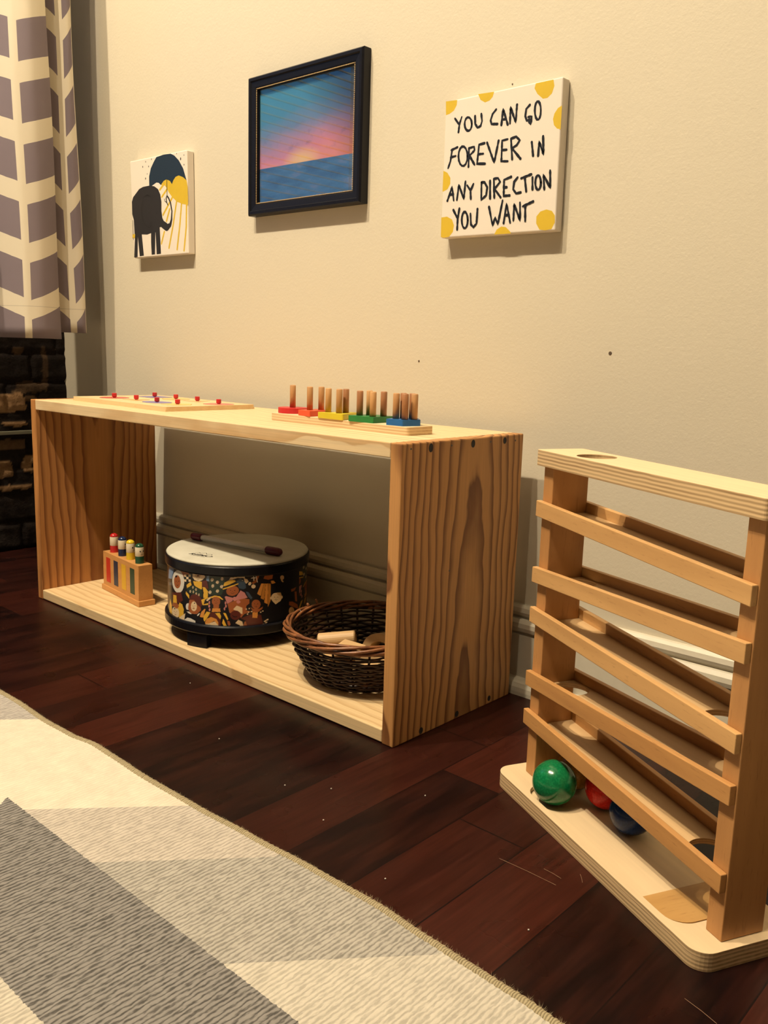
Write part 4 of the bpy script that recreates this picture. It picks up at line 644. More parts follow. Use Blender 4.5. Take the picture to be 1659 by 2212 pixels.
# ================================================================== on the shelf: geometric stacker
SB = 0.0105
stk = tag(empty('stacking_board', (0, 0, ZS)), 'long plywood stacking board with fifteen wooden pegs at the right end of the shelf top', 'stacking toy')
ya = math.radians(-2.0)
def sb(u, v):  # board frame: u from right end to the left (negative), v depth
    return (-0.0605+u*math.cos(ya)-v*math.sin(ya), 0.0765+u*math.sin(ya)+v*math.cos(ya))
bm = bmesh.new(); prism(bm, [sb(*q) for q in rrect(-0.262, 0, 0.002, 0.048, 0.004, 4)], [], 0.0, SB)
link_mesh('base_board', bm, plywood('stacker_ply', (0.86, 0.67, 0.42), 0.0036, (0.85, 0.66, 0.40), (0.58, 0.36, 0.17)), stk, bevel=0.0008)
pegs = dict(red=[(-0.302, 0.109)], orange=[(-0.2555, 0.0985), (-0.2490, 0.1140)], yellow=[(-0.2135, 0.0930), (-0.1920, 0.0920), (-0.1925, 0.1050)],
            green=[(-0.1510, 0.0885), (-0.1505, 0.1060), (-0.1270, 0.0875), (-0.1255, 0.1060)], blue=[(-0.0905, 0.0905), (-0.0745, 0.0890), (-0.0695, 0.1010), (-0.0790, 0.1080), (-0.0895, 0.1030)])
MPEG = [beech('peg_wood', 2, (0.56, 0.30, 0.12), (0.30, 0.13, 0.05)), beech('peg_wood_pale', 2, (0.66, 0.37, 0.15), (0.36, 0.17, 0.06)), beech('peg_wood_dark', 2, (0.42, 0.19, 0.08), (0.22, 0.09, 0.035))]
rnd = random.Random(2); PR = 0.0042
for k, L_ in pegs.items():
    for (x, y) in L_:
        bm = bmesh.new(); lathe(bm, [(0, SB+0.0002), (PR, SB+0.0002), (PR, SB+0.0385), (PR-0.0008, SB+0.0393), (0, SB+0.0394)], 20)
        o = link_mesh('peg', bm, rnd.choice(MPEG), stk, bevel=0, loc=(x, y, 0), smooth=False)
        for p_ in o.data.polygons: p_.use_smooth = abs(p_.normal.z) < 0.5
blocks = {'red': circle(-0.302, 0.109, 0.0205, 40), 'orange': ngon_round([(-0.2645, 0.0850), (-0.2375, 0.0815), (-0.2385, 0.1215), (-0.2655, 0.1225)], 0.0015),
          'yellow': ngon_round([(-0.2225, 0.0805), (-0.1715, 0.0790), (-0.1880, 0.1230), (-0.1990, 0.1240)], 0.004), 'green': ngon_round([(-0.1610, 0.0775), (-0.1190, 0.0800), (-0.1200, 0.1195), (-0.1600, 0.1185)], 0.0015)}
ang = math.radians(5.6); pp = [Vector((-0.0960, 0.0785))]
for i in range(4): pp.append(pp[-1]+Vector((math.cos(ang+i*math.radians(66)), math.sin(ang+i*math.radians(66))))*0.0255)
blocks['blue'] = ngon_round([tuple(q) for q in pp], 0.0012)
BC = dict(red=(0.62, 0.025, 0.03), orange=(0.80, 0.10, 0.035), yellow=(0.68, 0.56, 0.03), green=(0.02, 0.20, 0.045), blue=(0.015, 0.13, 0.40))
BLAB = dict(red='round red stacking block on a single peg at the left end of the board', orange='orange rectangular stacking block on two pegs', yellow='yellow three-peg stacking block between the orange and green ones', green='green square stacking block on four pegs', blue='blue five-peg stacking block at the right end of the board')
for k, L_ in blocks.items():
    cx = sum(q[0] for q in L_)/len(L_); cyy = sum(q[1] for q in L_)/len(L_)
    bm = bmesh.new(); prism(bm, [(a_-cx, b_-cyy) for a_, b_ in L_], [circle(x-cx, y-cyy, PR+0.0004, 16)[::-1] for x, y in pegs[k]], 0.0, 0.0076)
    o = link_mesh('stacking_block', bm, plain('%s_stain' % k, BC[k], 0.45), None, loc=(cx, cyy, ZS+SB+0.0001))
    tag(o, BLAB[k], 'stacking block', 'coloured stacking blocks')

# ================================================================== inside: peg box with four peg dolls
ZI = 0.0183
yb = math.atan2(0.0653-0.0827, -0.6385+0.7871)
pb = tag(empty('peg_box', (-0.6385, 0.0653, ZI), yb), 'small wooden peg box with red, blue, yellow and green painted stripes inside the shelf', 'toy')
MPB = beech('peg_box_wood', 0, (0.66, 0.33, 0.11), (0.48, 0.21, 0.06))
BLn = 0.1496
link_mesh('base', newbox((-BLn, 0, 0), (0, 0.031, 0.0097)), MPB, pb, bevel=0.001)
px0, px1, py0, py1, pz1 = -BLn+0.0045, -0.0035, 0.0022, 0.0285, 0.0711
pc = [px0+(px1-px0)*q for q in (0.135, 0.375, 0.605, 0.850)]
PD_R = 0.0074
bm = bmesh.new()
prism(bm, rrect(px0, py0, px1, py1, 0.0008, 2), [circle(x, (py0+py1)/2, PD_R+0.0003, 24)[::-1] for x in pc], 0.045, pz1)
box(bm, (px0, py0, 0.0098), (px1, py1, 0.0449))
link_mesh('box', bm, MPB, pb)
STC = [(0.58, 0.035, 0.02), (0.012, 0.03, 0.075), (0.78, 0.46, 0.03), (0.012, 0.055, 0.03)]
for i, q in enumerate((0.155, 0.375, 0.60, 0.835)):
    xx = px0+(px1-px0)*q
    o = link_mesh('painted_stripe', newbox((xx-0.0083, py0-0.0004, 0.0175), (xx+0.0083, py0+0.0003, 0.0625)), plain('stripe_paint', STC[i], 0.4), pb)
    o['label'] = '%s stripe' % ('red', 'dark blue', 'yellow', 'dark green')[i]
MFACE = plain('doll_face', (0.83, 0.71, 0.52), 0.35)
DC = [(0.55, 0.02, 0.02), (0.010, 0.022, 0.075), (0.80, 0.56, 0.03), (0.012, 0.075, 0.035)]
DN = ('red', 'dark blue', 'yellow', 'dark green')
WH = ('leftmost', 'second from left', 'third from left', 'rightmost')
MINK = plain('ink', (0.01, 0.008, 0.008), 0.5)
for i, x in enumerate(pc):
    yy = (py0+py1)/2
    wx = -0.6385+x*math.cos(yb)-yy*math.sin(yb); wy = 0.0653+x*math.sin(yb)+yy*math.cos(yb)
    t = tag(empty('peg_doll', (wx, wy, ZI+0.0455), yb), '%s round-headed peg doll with a pale face, %s in the peg box' % (DN[i], WH[i]), 'peg doll', 'peg dolls in the peg box')
    m = plain('doll_paint', DC[i], 0.25); r = PD_R
    z0 = 0.0711-0.0455
    bm = bmesh.new(); lathe(bm, [(0, 0), (r, 0), (r, z0+0.0125), (0, z0+0.0125)], 28); link_mesh('body', bm, m, t)
    bm = bmesh.new(); lathe(bm, [(r, z0+0.0125), (r+0.0001, z0+0.0127), (r+0.0001, z0+0.0283), (r, z0+0.0285)], 28); fb = link_mesh('face_band', bm, MFACE, t, smooth=True)
    bm = bmesh.new(); lathe(bm, [(0, z0+0.0285), (r, z0+0.0285)]+[(r*math.cos(a_), z0+0.0285+0.0062*math.sin(a_)) for a_ in [math.pi/2*k/8 for k in range(1, 8)]]+[(0, z0+0.0347)], 28)
    link_mesh('cap', bm, m, t, smooth=True)
    # eyes, nose and mouth turned to the right-hand front
    fa = math.radians((95, 42, 26, 8)[i]); bm = bmesh.new()
    for da, dz, rr in ((-0.42, 0.0215, 0.0011), (0.42, 0.0215, 0.0011)):
        aa = fa+da; lathe(bm, [(0, 0.0002), (rr, 0.0001), (rr, -0.0004)], 8, tf=lambda p, aa=aa, dz=dz: ((r+0.00015+p[2])*math.cos(aa)-p[0]*math.sin(aa), (r+0.00015+p[2])*math.sin(aa)+p[0]*math.cos(aa), z0+dz+p[1]*1.3))
    tube(bm, [((r+0.0002)*math.cos(fa+q), (r+0.0002)*math.sin(fa+q), z0+0.0165-0.0008*math.cos(q*5)) for q in (-0.3, -0.15, 0, 0.15, 0.3)], 0.00025, 5)
    link_mesh('painted_face', bm, MINK, fb)

# ================================================================== inside: hand drum
DCX, DCY, DR, DT = -0.441, 0.122, 0.1109, 0.1487
MBLK = plain('black_rubber', (0.006, 0.006, 0.009), 0.30, 0.22)
dr = tag(empty('floor_drum', (DCX, DCY, ZI)), 'round children\'s drum printed with smiling faces, white head, in the middle of the shelf', 'drum')
z_ = lambda z: z-ZI
PAL = dict(white=(0.80, 0.74, 0.64), orange=(0.72, 0.30, 0.06), tan=(0.62, 0.38, 0.19), yellow=(0.82, 0.47, 0.05), pink=(0.62, 0.24, 0.22), blue=(0.20, 0.32, 0.52), green=(0.016, 0.035, 0.026), maroon=(0.11, 0.022, 0.016),
           rust=(0.38, 0.11, 0.035), cream=(0.82, 0.62, 0.38), greyblue=(0.055, 0.085, 0.13), black=(0.008, 0.008, 0.012), amber=(0.55, 0.22, 0.04))
R_S = 0.1090; Z0, Z1 = 0.050, 0.134
NTH, NZ = 1200, 180
shell_col = {}
art = []
for c_, L_ in DRUM_ART:
    th = [q[0] for q in L_]; zz = [q[1] for q in L_]
    art.append((PAL[c_], L_, min(th), max(th), min(zz), max(zz)))
def paint(i, j):
    return shell_col.get((i % NTH, j), PAL['black'])
for c_, L_, a0, a1, b0, b1 in art:
    i0 = int(math.floor(a0/(2*math.pi)*NTH)); i1 = int(math.ceil(a1/(2*math.pi)*NTH))
    j0 = max(0, int((b0-Z0)/(Z1-Z0)*NZ)); j1 = min(NZ, int((b1-Z0)/(Z1-Z0)*NZ)+1)
    m = len(L_)
    for j in range(j0, j1+1):
        z = Z0+(Z1-Z0)*j/NZ; xs = []
        for k in range(m):
            (t0, y0), (t1, y1) = L_[k], L_[(k+1) % m]
            if (y0 <= z) != (y1 <= z): xs.append(t0+(z-y0)/(y1-y0)*(t1-t0))
        xs.sort()
        for u0, u1 in zip(xs[::2], xs[1::2]):
            for i in range(int(math.ceil(u0/(2*math.pi)*NTH)), int(math.floor(u1/(2*math.pi)*NTH))+1):
                shell_col[i % NTH, j] = c_
# the unseen back half repeats the printed band, mirrored
seen0, seen1 = -3.05, 0.35
bm = bmesh.new(); cl = bm.verts.layers.float_color.new('print'); rows = []
for j in range(NZ+1):
    row = []
    for i in range(NTH):
        th = 2*math.pi*i/NTH; tn = th-2*math.pi if th > math.pi else th
        ii = i if seen0 <= tn <= seen1 else int(round((-2.2-(tn if tn > 0 else tn+2*math.pi)*0.5)/(2*math.pi)*NTH+NTH*0.25)) % NTH
        v = bm.verts.new((R_S*math.cos(th), R_S*math.sin(th), z_(Z0+(Z1-Z0)*j/NZ))); v[cl] = (*paint(ii, j), 1); row.append(v)
    rows.append(row)
for j in range(NZ):
    for i in range(NTH): bm.faces.new([rows[j][i], rows[j][(i+1) % NTH], rows[j+1][(i+1) % NTH], rows[j+1][i]])
n = NT('printed_wrap'); at = n.n('ShaderNodeAttribute', attribute_name='print')
link_mesh('printed_shell', bm, n.set(Base_Color=at.outputs['Color'], Roughness=0.28, Specular_IOR_Level=0.4), dr, smooth=True)
bm = bmesh.new(); lathe(bm, [(R_S-0.004, z_(0.130)), (DR+0.0008, z_(0.130)), (DR+0.0014, z_(0.132)), (DR+0.0014, z_(0.1430)), (DR, z_(0.1448)), (R_S-0.004, z_(0.1448))], 96)
link_mesh('top_hoop', bm, MBLK, dr, smooth=False, bevel=0.0006)
bm = bmesh.new(); lathe(bm, [(R_S-0.004, z_(0.0398)), (DR+0.0015, z_(0.0398)), (DR+0.0028, z_(0.042)), (DR+0.0028, z_(0.0525)), (DR+0.001, z_(0.0548)), (R_S-0.004, z_(0.0548))], 96)
link_mesh('bottom_hoop', bm, MBLK, dr, bevel=0.0008)
n = NT('drum_skin'); f = n.noise(n.scale((30, 30, 30)), 1.0, 4)
MSKIN = n.set(Base_Color=n.ramp(f, [(0.3, (0.56, 0.53, 0.42)), (0.7, (0.64, 0.61, 0.50))]), Roughness=0.55)
bm = bmesh.new(); lathe(bm, [(0, z_(0.1449)), (DR-0.001, z_(0.1449)), (DR-0.0004, z_(0.1465)), (DR-0.0018, z_(0.1482)), (DR-0.004, z_(DT)), (0, z_(DT))], 96)
hd = link_mesh('drum_head', bm, MSKIN, dr, smooth=False)
hd['label'] = 'white drum head'
for p_ in hd.data.polygons: p_.use_smooth = True
bm = bmesh.new(); lathe(bm, [(0, z_(0.041)), (R_S-0.002, z_(0.041)), (R_S-0.002, z_(0.046)), (0, z_(0.046))], 64); link_mesh('bottom_board', bm, MBLK, dr)
for a_ in (-72, 48, 168):
    a = math.radians(a_); bm = bmesh.new(); pts = []
    for k in range(9): t = a+math.radians(-9+18*k/8); pts.append(((DR+0.0005)*math.cos(t), (DR+0.0005)*math.sin(t)))
    for k in range(9): t = a+math.radians(9-18*k/8); pts.append(((DR-0.014)*math.cos(t), (DR-0.014)*math.sin(t)))
    prism(bm, pts, [], 0.0, z_(0.0398)); link_mesh('foot', bm, MBLK, dr, bevel=0.0012)
# maker's mark printed on the head: a lettered word under a small crown, with a fine line of type
def text_mesh(body, size, shear=0.0):
    cu = bpy.data.curves.new('mark', 'FONT'); cu.body = body; cu.size = size; cu.shear = shear; cu.align_x = 'CENTER'; cu.offset = size*0.03; cu.resolution_u = 3
    o = bpy.data.objects.new('mark', cu); me = bpy.data.meshes.new_from_object(o)
    bpy.data.objects.remove(o); bpy.data.curves.remove(cu); return me
mk = bmesh.new()
def stamp(me, ox, oy, sx=1.0):
    base = len(mk.verts); vs_ = [mk.verts.new((v.co.x*sx+ox, v.co.y+oy, 0)) for v in me.vertices]
    for p_ in me.polygons:
        try: mk.faces.new([vs_[i] for i in p_.vertices])
        except ValueError: pass
stamp(text_mesh('REMO', 0.0125, 0.3), 0, 0, 1.25)
stamp(text_mesh('WORLD PERCUSSION', 0.0028), 0, -0.0045)
CRW = [(-0.016, 0.0118), (-0.012, 0.0178), (-0.007, 0.0140), (-0.001, 0.0215), (0.005, 0.0140), (0.012, 0.0180), (0.016, 0.0125)]
for (xa, ya_), (xb, yb_) in zip(CRW, CRW[1:]):
    prism(mk, [(xa, ya_), (xb, yb_), (xb, yb_+0.0016), (xa, ya_+0.0016)], [], 0, 0.00001)
ma = math.atan2(0.0501-0.0371-0.004, -0.4174+0.4527)
ca, sa = math.cos(ma), math.sin(ma)
for v in mk.verts:
    x, y = v.co.x*1.0, v.co.y*0.85
    v.co = (-0.4365-DCX+x*ca-y*sa, 0.0435-DCY+x*sa+y*ca, z_(DT)+0.00012+v.co.z)
link_mesh('printed_mark', mk, MINK, hd)
# drumstick lying on the head
st_ = tag(empty('drumstick', (-0.5375, 0.1030, DT)), 'white drumstick with dark maroon ends lying across the drum head', 'drumstick')
sd = Vector((-0.3513+0.5385, 0.1323-0.1024, 0)); SLn = sd.length; sd.normalize()
def along(p):  # (across, up, along) -> local
    s = Vector((-sd.y, sd.x, 0)); return sd*p[2]+s*p[0]+Vector((0, 0, p[1]))
def stick(name, prof, mat):
    bm = bmesh.new(); lathe(bm, prof, 24, tf=lambda p: along((p[0], p[1]+0.0064, p[2]))); return link_mesh(name, bm, mat, st_, smooth=True)
MMAR = plain('maroon_rubber', (0.11, 0.008, 0.016), 0.35)
stick('rod', [(0, 0.015), (0.0044, 0.015), (0.0044, SLn-0.02), (0, SLn-0.02)], plain('white_rod', (0.88, 0.80, 0.70), 0.4))
def cap(z0, z1): return [(0, z0), (0.0035, z0+0.0006), (0.0056, z0+0.003), (0.0063, z0+0.007), (0.0063, z1-0.002), (0.0056, z1), (0, z1)]
stick('tip', cap(0, 0.024), MMAR); stick('tip', [(r, SLn-z) for r, z in cap(0, 0.029)], MMAR)

# ================================================================== inside: wicker basket
BX, BY, BZ, BR1, BR0 = -0.1575, 0.1125, 0.0945, 0.1085, 0.066
n = NT('wicker'); f = n.noise(n.scale((90, 90, 90)), 1.0, 3)
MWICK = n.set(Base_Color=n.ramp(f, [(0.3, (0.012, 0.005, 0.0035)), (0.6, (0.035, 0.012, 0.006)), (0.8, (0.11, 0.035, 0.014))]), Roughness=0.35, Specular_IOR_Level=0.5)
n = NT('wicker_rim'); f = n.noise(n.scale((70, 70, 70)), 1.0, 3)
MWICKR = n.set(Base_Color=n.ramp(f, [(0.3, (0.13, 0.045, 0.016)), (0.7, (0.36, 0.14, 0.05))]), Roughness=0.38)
bk = tag(empty('wicker_basket', (BX, BY, ZI)), 'dark brown round wicker basket holding wooden pieces at the right end inside the shelf', 'basket')
HB = BZ-ZI
def brad(h):
    t = h/HB; return BR0+(BR1-0.005-BR0)*(0.55*t+0.45*math.sin(t*math.pi/2))
bm = bmesh.new(); NS = 26
for k in range(NS):
    a = 2*math.pi*k/NS
    tube(bm, [(brad(h)*math.cos(a), brad(h)*math.sin(a), h) for h in [0.002+(HB-0.002)*q/8 for q in range(9)]], 0.0016, 6)
rnd = random.Random(7); h = 0.0045; r_i = 0
while h < HB-0.006:
    gap = 0.62 < h/HB < 0.86 and r_i % 3 != 2
    rr = 0.0015 if gap else 0.0019
    pts = []
    for i in range(NS*4):
        a = 2*math.pi*i/(NS*4); o = 0.0026*math.cos(math.pi*(i/4.0+r_i)+0)
        pts.append(((brad(h)+o)*math.cos(a), (brad(h)+o)*math.sin(a), h+rnd.uniform(-0.0004, 0.0004)+0.0006*math.sin(3*a+r_i)))
    tube(bm, pts, rr, 6, closed=True)
    h += 0.0050 if gap else 0.0034; r_i += 1
lathe(bm, [(0, 0.0005), (BR0-0.001, 0.0005), (BR0-0.001, 0.003), (0, 0.003)], 48)
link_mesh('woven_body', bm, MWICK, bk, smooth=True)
bm = bmesh.new(); NB = 5
for s in range(NB):
    pts = []
    for i in range(180):
        a = 2*math.pi*i/180; ph = a*3+2*math.pi*s/NB
        R_ = BR1-0.0045+0.0042*math.cos(ph); zz = HB-0.0055+0.0050*math.sin(ph)
        pts.append((R_*math.cos(a), R_*math.sin(a), zz))
    tube(bm, pts, 0.0022, 6, closed=True)
for (aa, dz) in ((math.radians(172), 0.012), (math.radians(181), 0.009)):
    tube(bm, [((BR1-0.004)*math.cos(aa+q*0.05), (BR1-0.004)*math.sin(aa+q*0.05), HB-0.004+dz*q) for q in (0, 0.5, 1)], 0.0018, 6)
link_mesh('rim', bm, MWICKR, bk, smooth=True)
# pale wooden pieces in the basket
MPALE = beech('pale_wood', 0, (0.72, 0.47, 0.23), (0.50, 0.29, 0.12))
def lump(name, label, loc, rot, build):
    bm = bmesh.new(); build(bm); o = link_mesh(name, bm, MPALE, None, bevel=0.0015)
    o.location = loc; o.rotation_euler = rot; tag(o, label, 'wooden block', 'wooden pieces in the basket')
def cyl_(L_, r): return lambda bm: lathe(bm, [(0, -L_/2), (r*0.85, -L_/2), (r, -L_/2+0.002), (r, L_/2-0.002), (r*0.85, L_/2), (0, L_/2)], 24, tf=lambda p: (p[2], p[0], p[1]))
def arch(bm):
    o_ = [(-0.032, 0)]+[(0.032*-math.cos(math.pi*k/14), 0.026*math.sin(math.pi*k/14)) for k in range(1, 14)]+[(0.032, 0)]
    i_ = [(0.019*math.cos(math.pi*k/10), 0.015*math.sin(math.pi*k/10)) for k in range(11)]
    prism(bm, o_+i_, [], -0.011, 0.011, tf=lambda a, b, h: (a, h, b))
for s, (dx, dy, dz, ra) in enumerate(((-0.036, -0.010, 0.0163, 1.5), (0.000, 0.024, 0.0163, 0.1), (0.030, -0.012, 0.0163, 1.3))):
    lump('wooden_block', 'pale wooden block low in the wicker basket, under the others', (BX+dx, BY+dy, ZI+dz), (0, 0, ra), lambda bm: box(bm, (-0.027, -0.012, -0.013), (0.027, 0.012, 0.013)))
lump('wooden_block', 'pale wooden cylinder lying on the left of the basket pile', (-0.203, 0.108, ZI+0.0415), (0, math.radians(-8), math.radians(38)), cyl_(0.054, 0.0105))
lump('wooden_block', 'pale flat wooden block in the centre of the basket pile', (-0.166, 0.100, ZI+0.0385), (math.radians(10), math.radians(3), math.radians(10)), lambda bm: box(bm, (-0.018, -0.010, -0.0065), (0.018, 0.010, 0.0065)))
lump('wooden_block', 'pale arched wooden block at the right of the basket pile', (-0.143, 0.142, ZI+0.0305), (math.radians(-8), 0, math.radians(4)), arch)

# ================================================================== ball run
RO = (0.4115, -0.0885); RY = -0.464
run = tag(empty('ball_run', (RO[0], RO[1], 0), RY), 'tall wooden ball run with five sloping tracks, standing on the dark floor', 'toy')
TB, ZT, LP, PU, PV, TT = 0.0162, 0.3505, 0.2808, 0.0173, 0.0421, 0.0161
RT = 0.0062
MPLY = plywood('run_ply', (0.82, 0.62, 0.38), 0.0034, (0.80, 0.58, 0.32), (0.27, 0.145, 0.06))
MPOST = beech('run_post', 2, (0.56, 0.28, 0.10), (0.34, 0.15, 0.05))
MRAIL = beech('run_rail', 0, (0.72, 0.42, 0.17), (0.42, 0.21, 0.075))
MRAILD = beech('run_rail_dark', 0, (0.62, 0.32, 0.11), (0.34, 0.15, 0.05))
MTRK = plywood('run_track', (0.70, 0.46, 0.23), 0.0021, (0.60, 0.38, 0.18), (0.34, 0.19, 0.08), 3.0)
g0, g1, gv0, gv1 = -0.250, -0.009, -0.0205, 0.0640
bm = bmesh.new()
outline = rrect(-0.2990, -0.0276, 0.0258, 0.0716, 0.016, 8)
prism(bm, outline, [rrect(g0, gv0, g1, gv1, 0.019, 8)[::-1]], 0.0112, TB)
prism(bm, outline, [], 0.0, 0.0111)
link_mesh('base', bm, MPLY, run, bevel=0.0007)
# thin wedge that starts the balls rolling, in the right end of the groove
bm = bmesh.new(); w2 = rrect(-0.0560, gv0, g1, gv1, 0.019, 8)
w2 = [(-0.0560, gv0+0.0003)]+[(u, v) for u, v in rrect(-0.0800, gv0+0.0003, g1-0.0003, gv1-0.0003, 0.0187, 8) if u > -0.054]+[(-0.0560, gv1-0.0003)]
w2 = sorted(w2, key=lambda q: math.atan2(q[1]-0.0217, q[0]+0.036))
prism(bm, w2, [], 0.0, 1.0, tf=lambda a, b, h: (a, b, 0.01125 if h == 0.0 else 0.0128+0.0042*(a+0.056)/0.047))
link_mesh('wedge', bm, beech('wedge_oak', 1, (0.58, 0.33, 0.11), (0.36, 0.18, 0.05)), run)
for u in (-LP, 0.0):
    link_mesh('post', newbox((u, 0, TB+0.0001), (u+PU, PV, ZT)), MPOST, run, bevel=0.0009)
bm = bmesh.new()
hx, hy, hr = -0.2215, 0.0205, 0.0192
prism(bm, rrect(-LP-0.0070, -0.0062, PU+0.0046, PV+0.0068, 0.0035, 4), [circle(hx, hy, hr, 36)[::-1]], ZT+0.0001, ZT+TT)
link_mesh('top_board', bm, MPLY, run, bevel=0.0016, seg=3)
# five tracks: rails front and back, a floor between them with a hole at the low end
TRK = [(0.3147, 0.3027, 'R'), (0.2448, 0.2592, 'L'), (0.2019, 0.1888, 'R'), (0.1318, 0.1473, 'L'), (0.0889, 0.0743, 'R')]
uL, uR = -LP-0.0020, PU-0.0010
for i, (zl, zr, low) in enumerate(TRK):
    sl = (zr-zl)/(uR-uL); zz = lambda u: zl+sl*(u-uL)
    t = link_mesh('track', bmesh.new(), MTRK, run); bm = bmesh.new()
    a0, a1 = -LP+PU+0.0002, -0.0002
    hole = circle(-0.0225 if low == 'R' else -LP+PU+0.0235, PV/2, 0.0198, 36)
    prism(bm, [(a0, 0.0001), (a1, 0.0001), (a1, PV-0.0001), (a0, PV-0.0001)], [hole[::-1]], -0.0155, -0.0105, tf=lambda a, b, h: (a, b, zz(a)+h))
    bmesh.ops.recalc_face_normals(bm, faces=bm.faces); bm.to_mesh(t.data); bm.free()
    for v0, v1 in ((-RT, -0.0001), (PV+0.0001, PV+RT)):
        bm = bmesh.new(); v = box(bm, (uL, v0, -0.0163), (uR, v1, 0.0))
        for q in v: q.co.z += zz(q.co.x)
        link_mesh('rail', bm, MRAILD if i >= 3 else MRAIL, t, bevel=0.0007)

def rw(u, v, z): return (RO[0]+u*math.cos(RY)-v*math.sin(RY), RO[1]+u*math.sin(RY)+v*math.cos(RY), z)
for nm, u, v, c_, lab in (('green', -0.2200, -0.0030, (0.004, 0.14, 0.045), 'shiny green wooden ball at the left end of the ball run base, in front'), ('amber', -0.2410, 0.0370, (0.42, 0.19, 0.03), 'amber yellow ball half hidden behind the green ball on the ball run base'),
                          ('red', -0.1955, 0.0425, (0.50, 0.018, 0.012), 'red ball behind the lowest rail of the ball run'), ('blue', -0.1470, 0.0375, (0.008, 0.025, 0.10), 'dark blue ball in deep shade under the lowest track of the ball run')):
    BRD = 0.0225 if nm == 'green' else 0.0212
    bm = bmesh.new(); bmesh.ops.create_uvsphere(bm, u_segments=40, v_segments=24, radius=BRD)
    n = NT('lacquer_%s' % nm); f = n.noise(n.scale((500, 500, 500)), 1.0, 2)
    m = n.set(Base_Color=n.mix(n.ramp(f, [(0.45, 0.0), (0.7, 0.35)]), c_, tuple(min(1, q*2.2+0.01) for q in c_)), Roughness=0.16, Specular_IOR_Level=0.6 if nm == 'green' else 0.2)
    o = link_mesh('wooden_ball', bm, m, None, smooth=True, loc=rw(u, v, 0.0112+BRD)); tag(o, lab, 'ball', 'wooden balls of the ball run')

# ================================================================== on the wall
n = NT('canvas_white'); f = n.noise(n.scale((900, 900, 900)), 1.0, 1); n.bump(f, 0.15, 0.0003)
MCANV = n.set(Base_Color=(0.86, 0.77, 0.66, 1), Roughness=0.7, Specular_IOR_Level=0.2)
MYEL = plain('yellow_paint', (0.74, 0.50, 0.035), 0.5)
MBLACK = plain('black_paint', (0.010, 0.012, 0.018), 0.45)
MNAVY = plain('navy_paint', (0.010, 0.028, 0.055), 0.5)
MCHAR = plain('charcoal_paint', (0.020, 0.019, 0.022), 0.55)
MDARK = plain('painted_line', (0.007, 0.006, 0.009), 0.5)
def canvas(name, center, corn, depth, label):
    r = tag(empty(name, (center[0], YW, center[1])), label, 'canvas painting')
    bm = bmesh.new(); v0 = [bm.verts.new((x, -depth, z)) for x, z in corn]; v1 = [bm.verts.new((x, -0.0006, z)) for x, z in corn]
    bm.faces.new(v0); bm.faces.new(v1[::-1])
    for i in range(4): bm.faces.new([v0[i], v0[(i+1) % 4], v1[(i+1) % 4], v1[i]])
    link_mesh('stretched_canvas', bm, MCANV, r, bevel=0.0018, seg=3); return r
def inset(c, w):  # rectangle from the measured corners
    x0 = (c[0][0]+c[3][0])/2; x1 = (c[1][0]+c[2][0])/2; z1 = (c[0][1]+c[1][1])/2; z0 = (c[2][1]+c[3][1])/2
    return [(c[0][0], c[0][1]), (c[1][0], c[1][1]), (c[2][0], c[2][1]), (c[3][0], c[3][1])]
qd = 0.017
qv = canvas('quote_canvas', Q_CENTER, Q_CORN, qd, 'white square canvas hand-lettered in black with yellow spots, hung above the ball run')
L_ = -qd-0.00005
for i, p_ in enumerate(Q_DOTS):
    bm = bmesh.new(); fill(bm, p_, L_-i*0.000005, 0); link_mesh('yellow_spot', bm, MYEL, qv)
rnd = random.Random(3); bm = bmesh.new()
for i, p_ in enumerate(Q_STROKES): stroke(bm, p_, 0.0031, L_-0.0001-i*0.000008, 0, 0.22, rnd)
link_mesh('lettering', bm, MBLACK, qv)
ed = 0.016
ev = canvas('elephant_canvas', E_CENTER, E_CORN, ed, 'white canvas with a painted black elephant holding a navy umbrella, left of the framed sunset')
bm = bmesh.new(); fill(bm, E_UMB, -ed-0.00012, 0); link_mesh('umbrella', bm, MNAVY, ev)
bm = bmesh.new(); fill(bm, E_SUN, -ed-0.00008, 0); link_mesh('sun', bm, MYEL, ev)
for i, p_ in enumerate(E_RAYS):
    bm = bmesh.new(); stroke(bm, p_, 0.0042, -ed-0.00004-i*0.000005, 0, 0.06, rnd); link_mesh('sun_ray', bm, MYEL, ev)
bm = bmesh.new(); fill(bm, E_TIE, -ed-0.00022, 0); link_mesh('tail_ribbon', bm, MYEL, ev)
bm = bmesh.new(); fill(bm, E_BODY, -ed-0.00015, 0)
for i, p_ in enumerate(E_LEGS): fill(bm, p_, -ed-0.00016-i*0.000008, 0)
stroke(bm, [q for q, _ in E_TRUNK], [w for _, w in E_TRUNK], -ed-0.0002, 0)
link_mesh('elephant', bm, MCHAR, ev)
for i, (p_, w_) in enumerate(E_THIN):
    bm = bmesh.new(); stroke(bm, p_, w_, -ed-0.00026-i*0.00001, 0); link_mesh(('umbrella_handle', 'tail', 'trunk_tip', 'tail_tuft')[i], bm, MDARK, ev)
bm = bmesh.new(); stroke(bm, E_EAR, 0.0019, -ed-0.0003, 0); link_mesh('ear_line', bm, MDARK, ev)
bm = bmesh.new(); fill(bm, circle(E_EYE[0], E_EYE[1], 0.0018, 12), -ed-0.0003, 0); link_mesh('eye', bm, MDARK, ev)
for q, r in E_DROPS:
    bm = bmesh.new(); fill(bm, circle(q[0], q[1], r, 10, 0, 1.7), -ed-0.0001, 0); link_mesh('raindrop', bm, MDARK, ev)

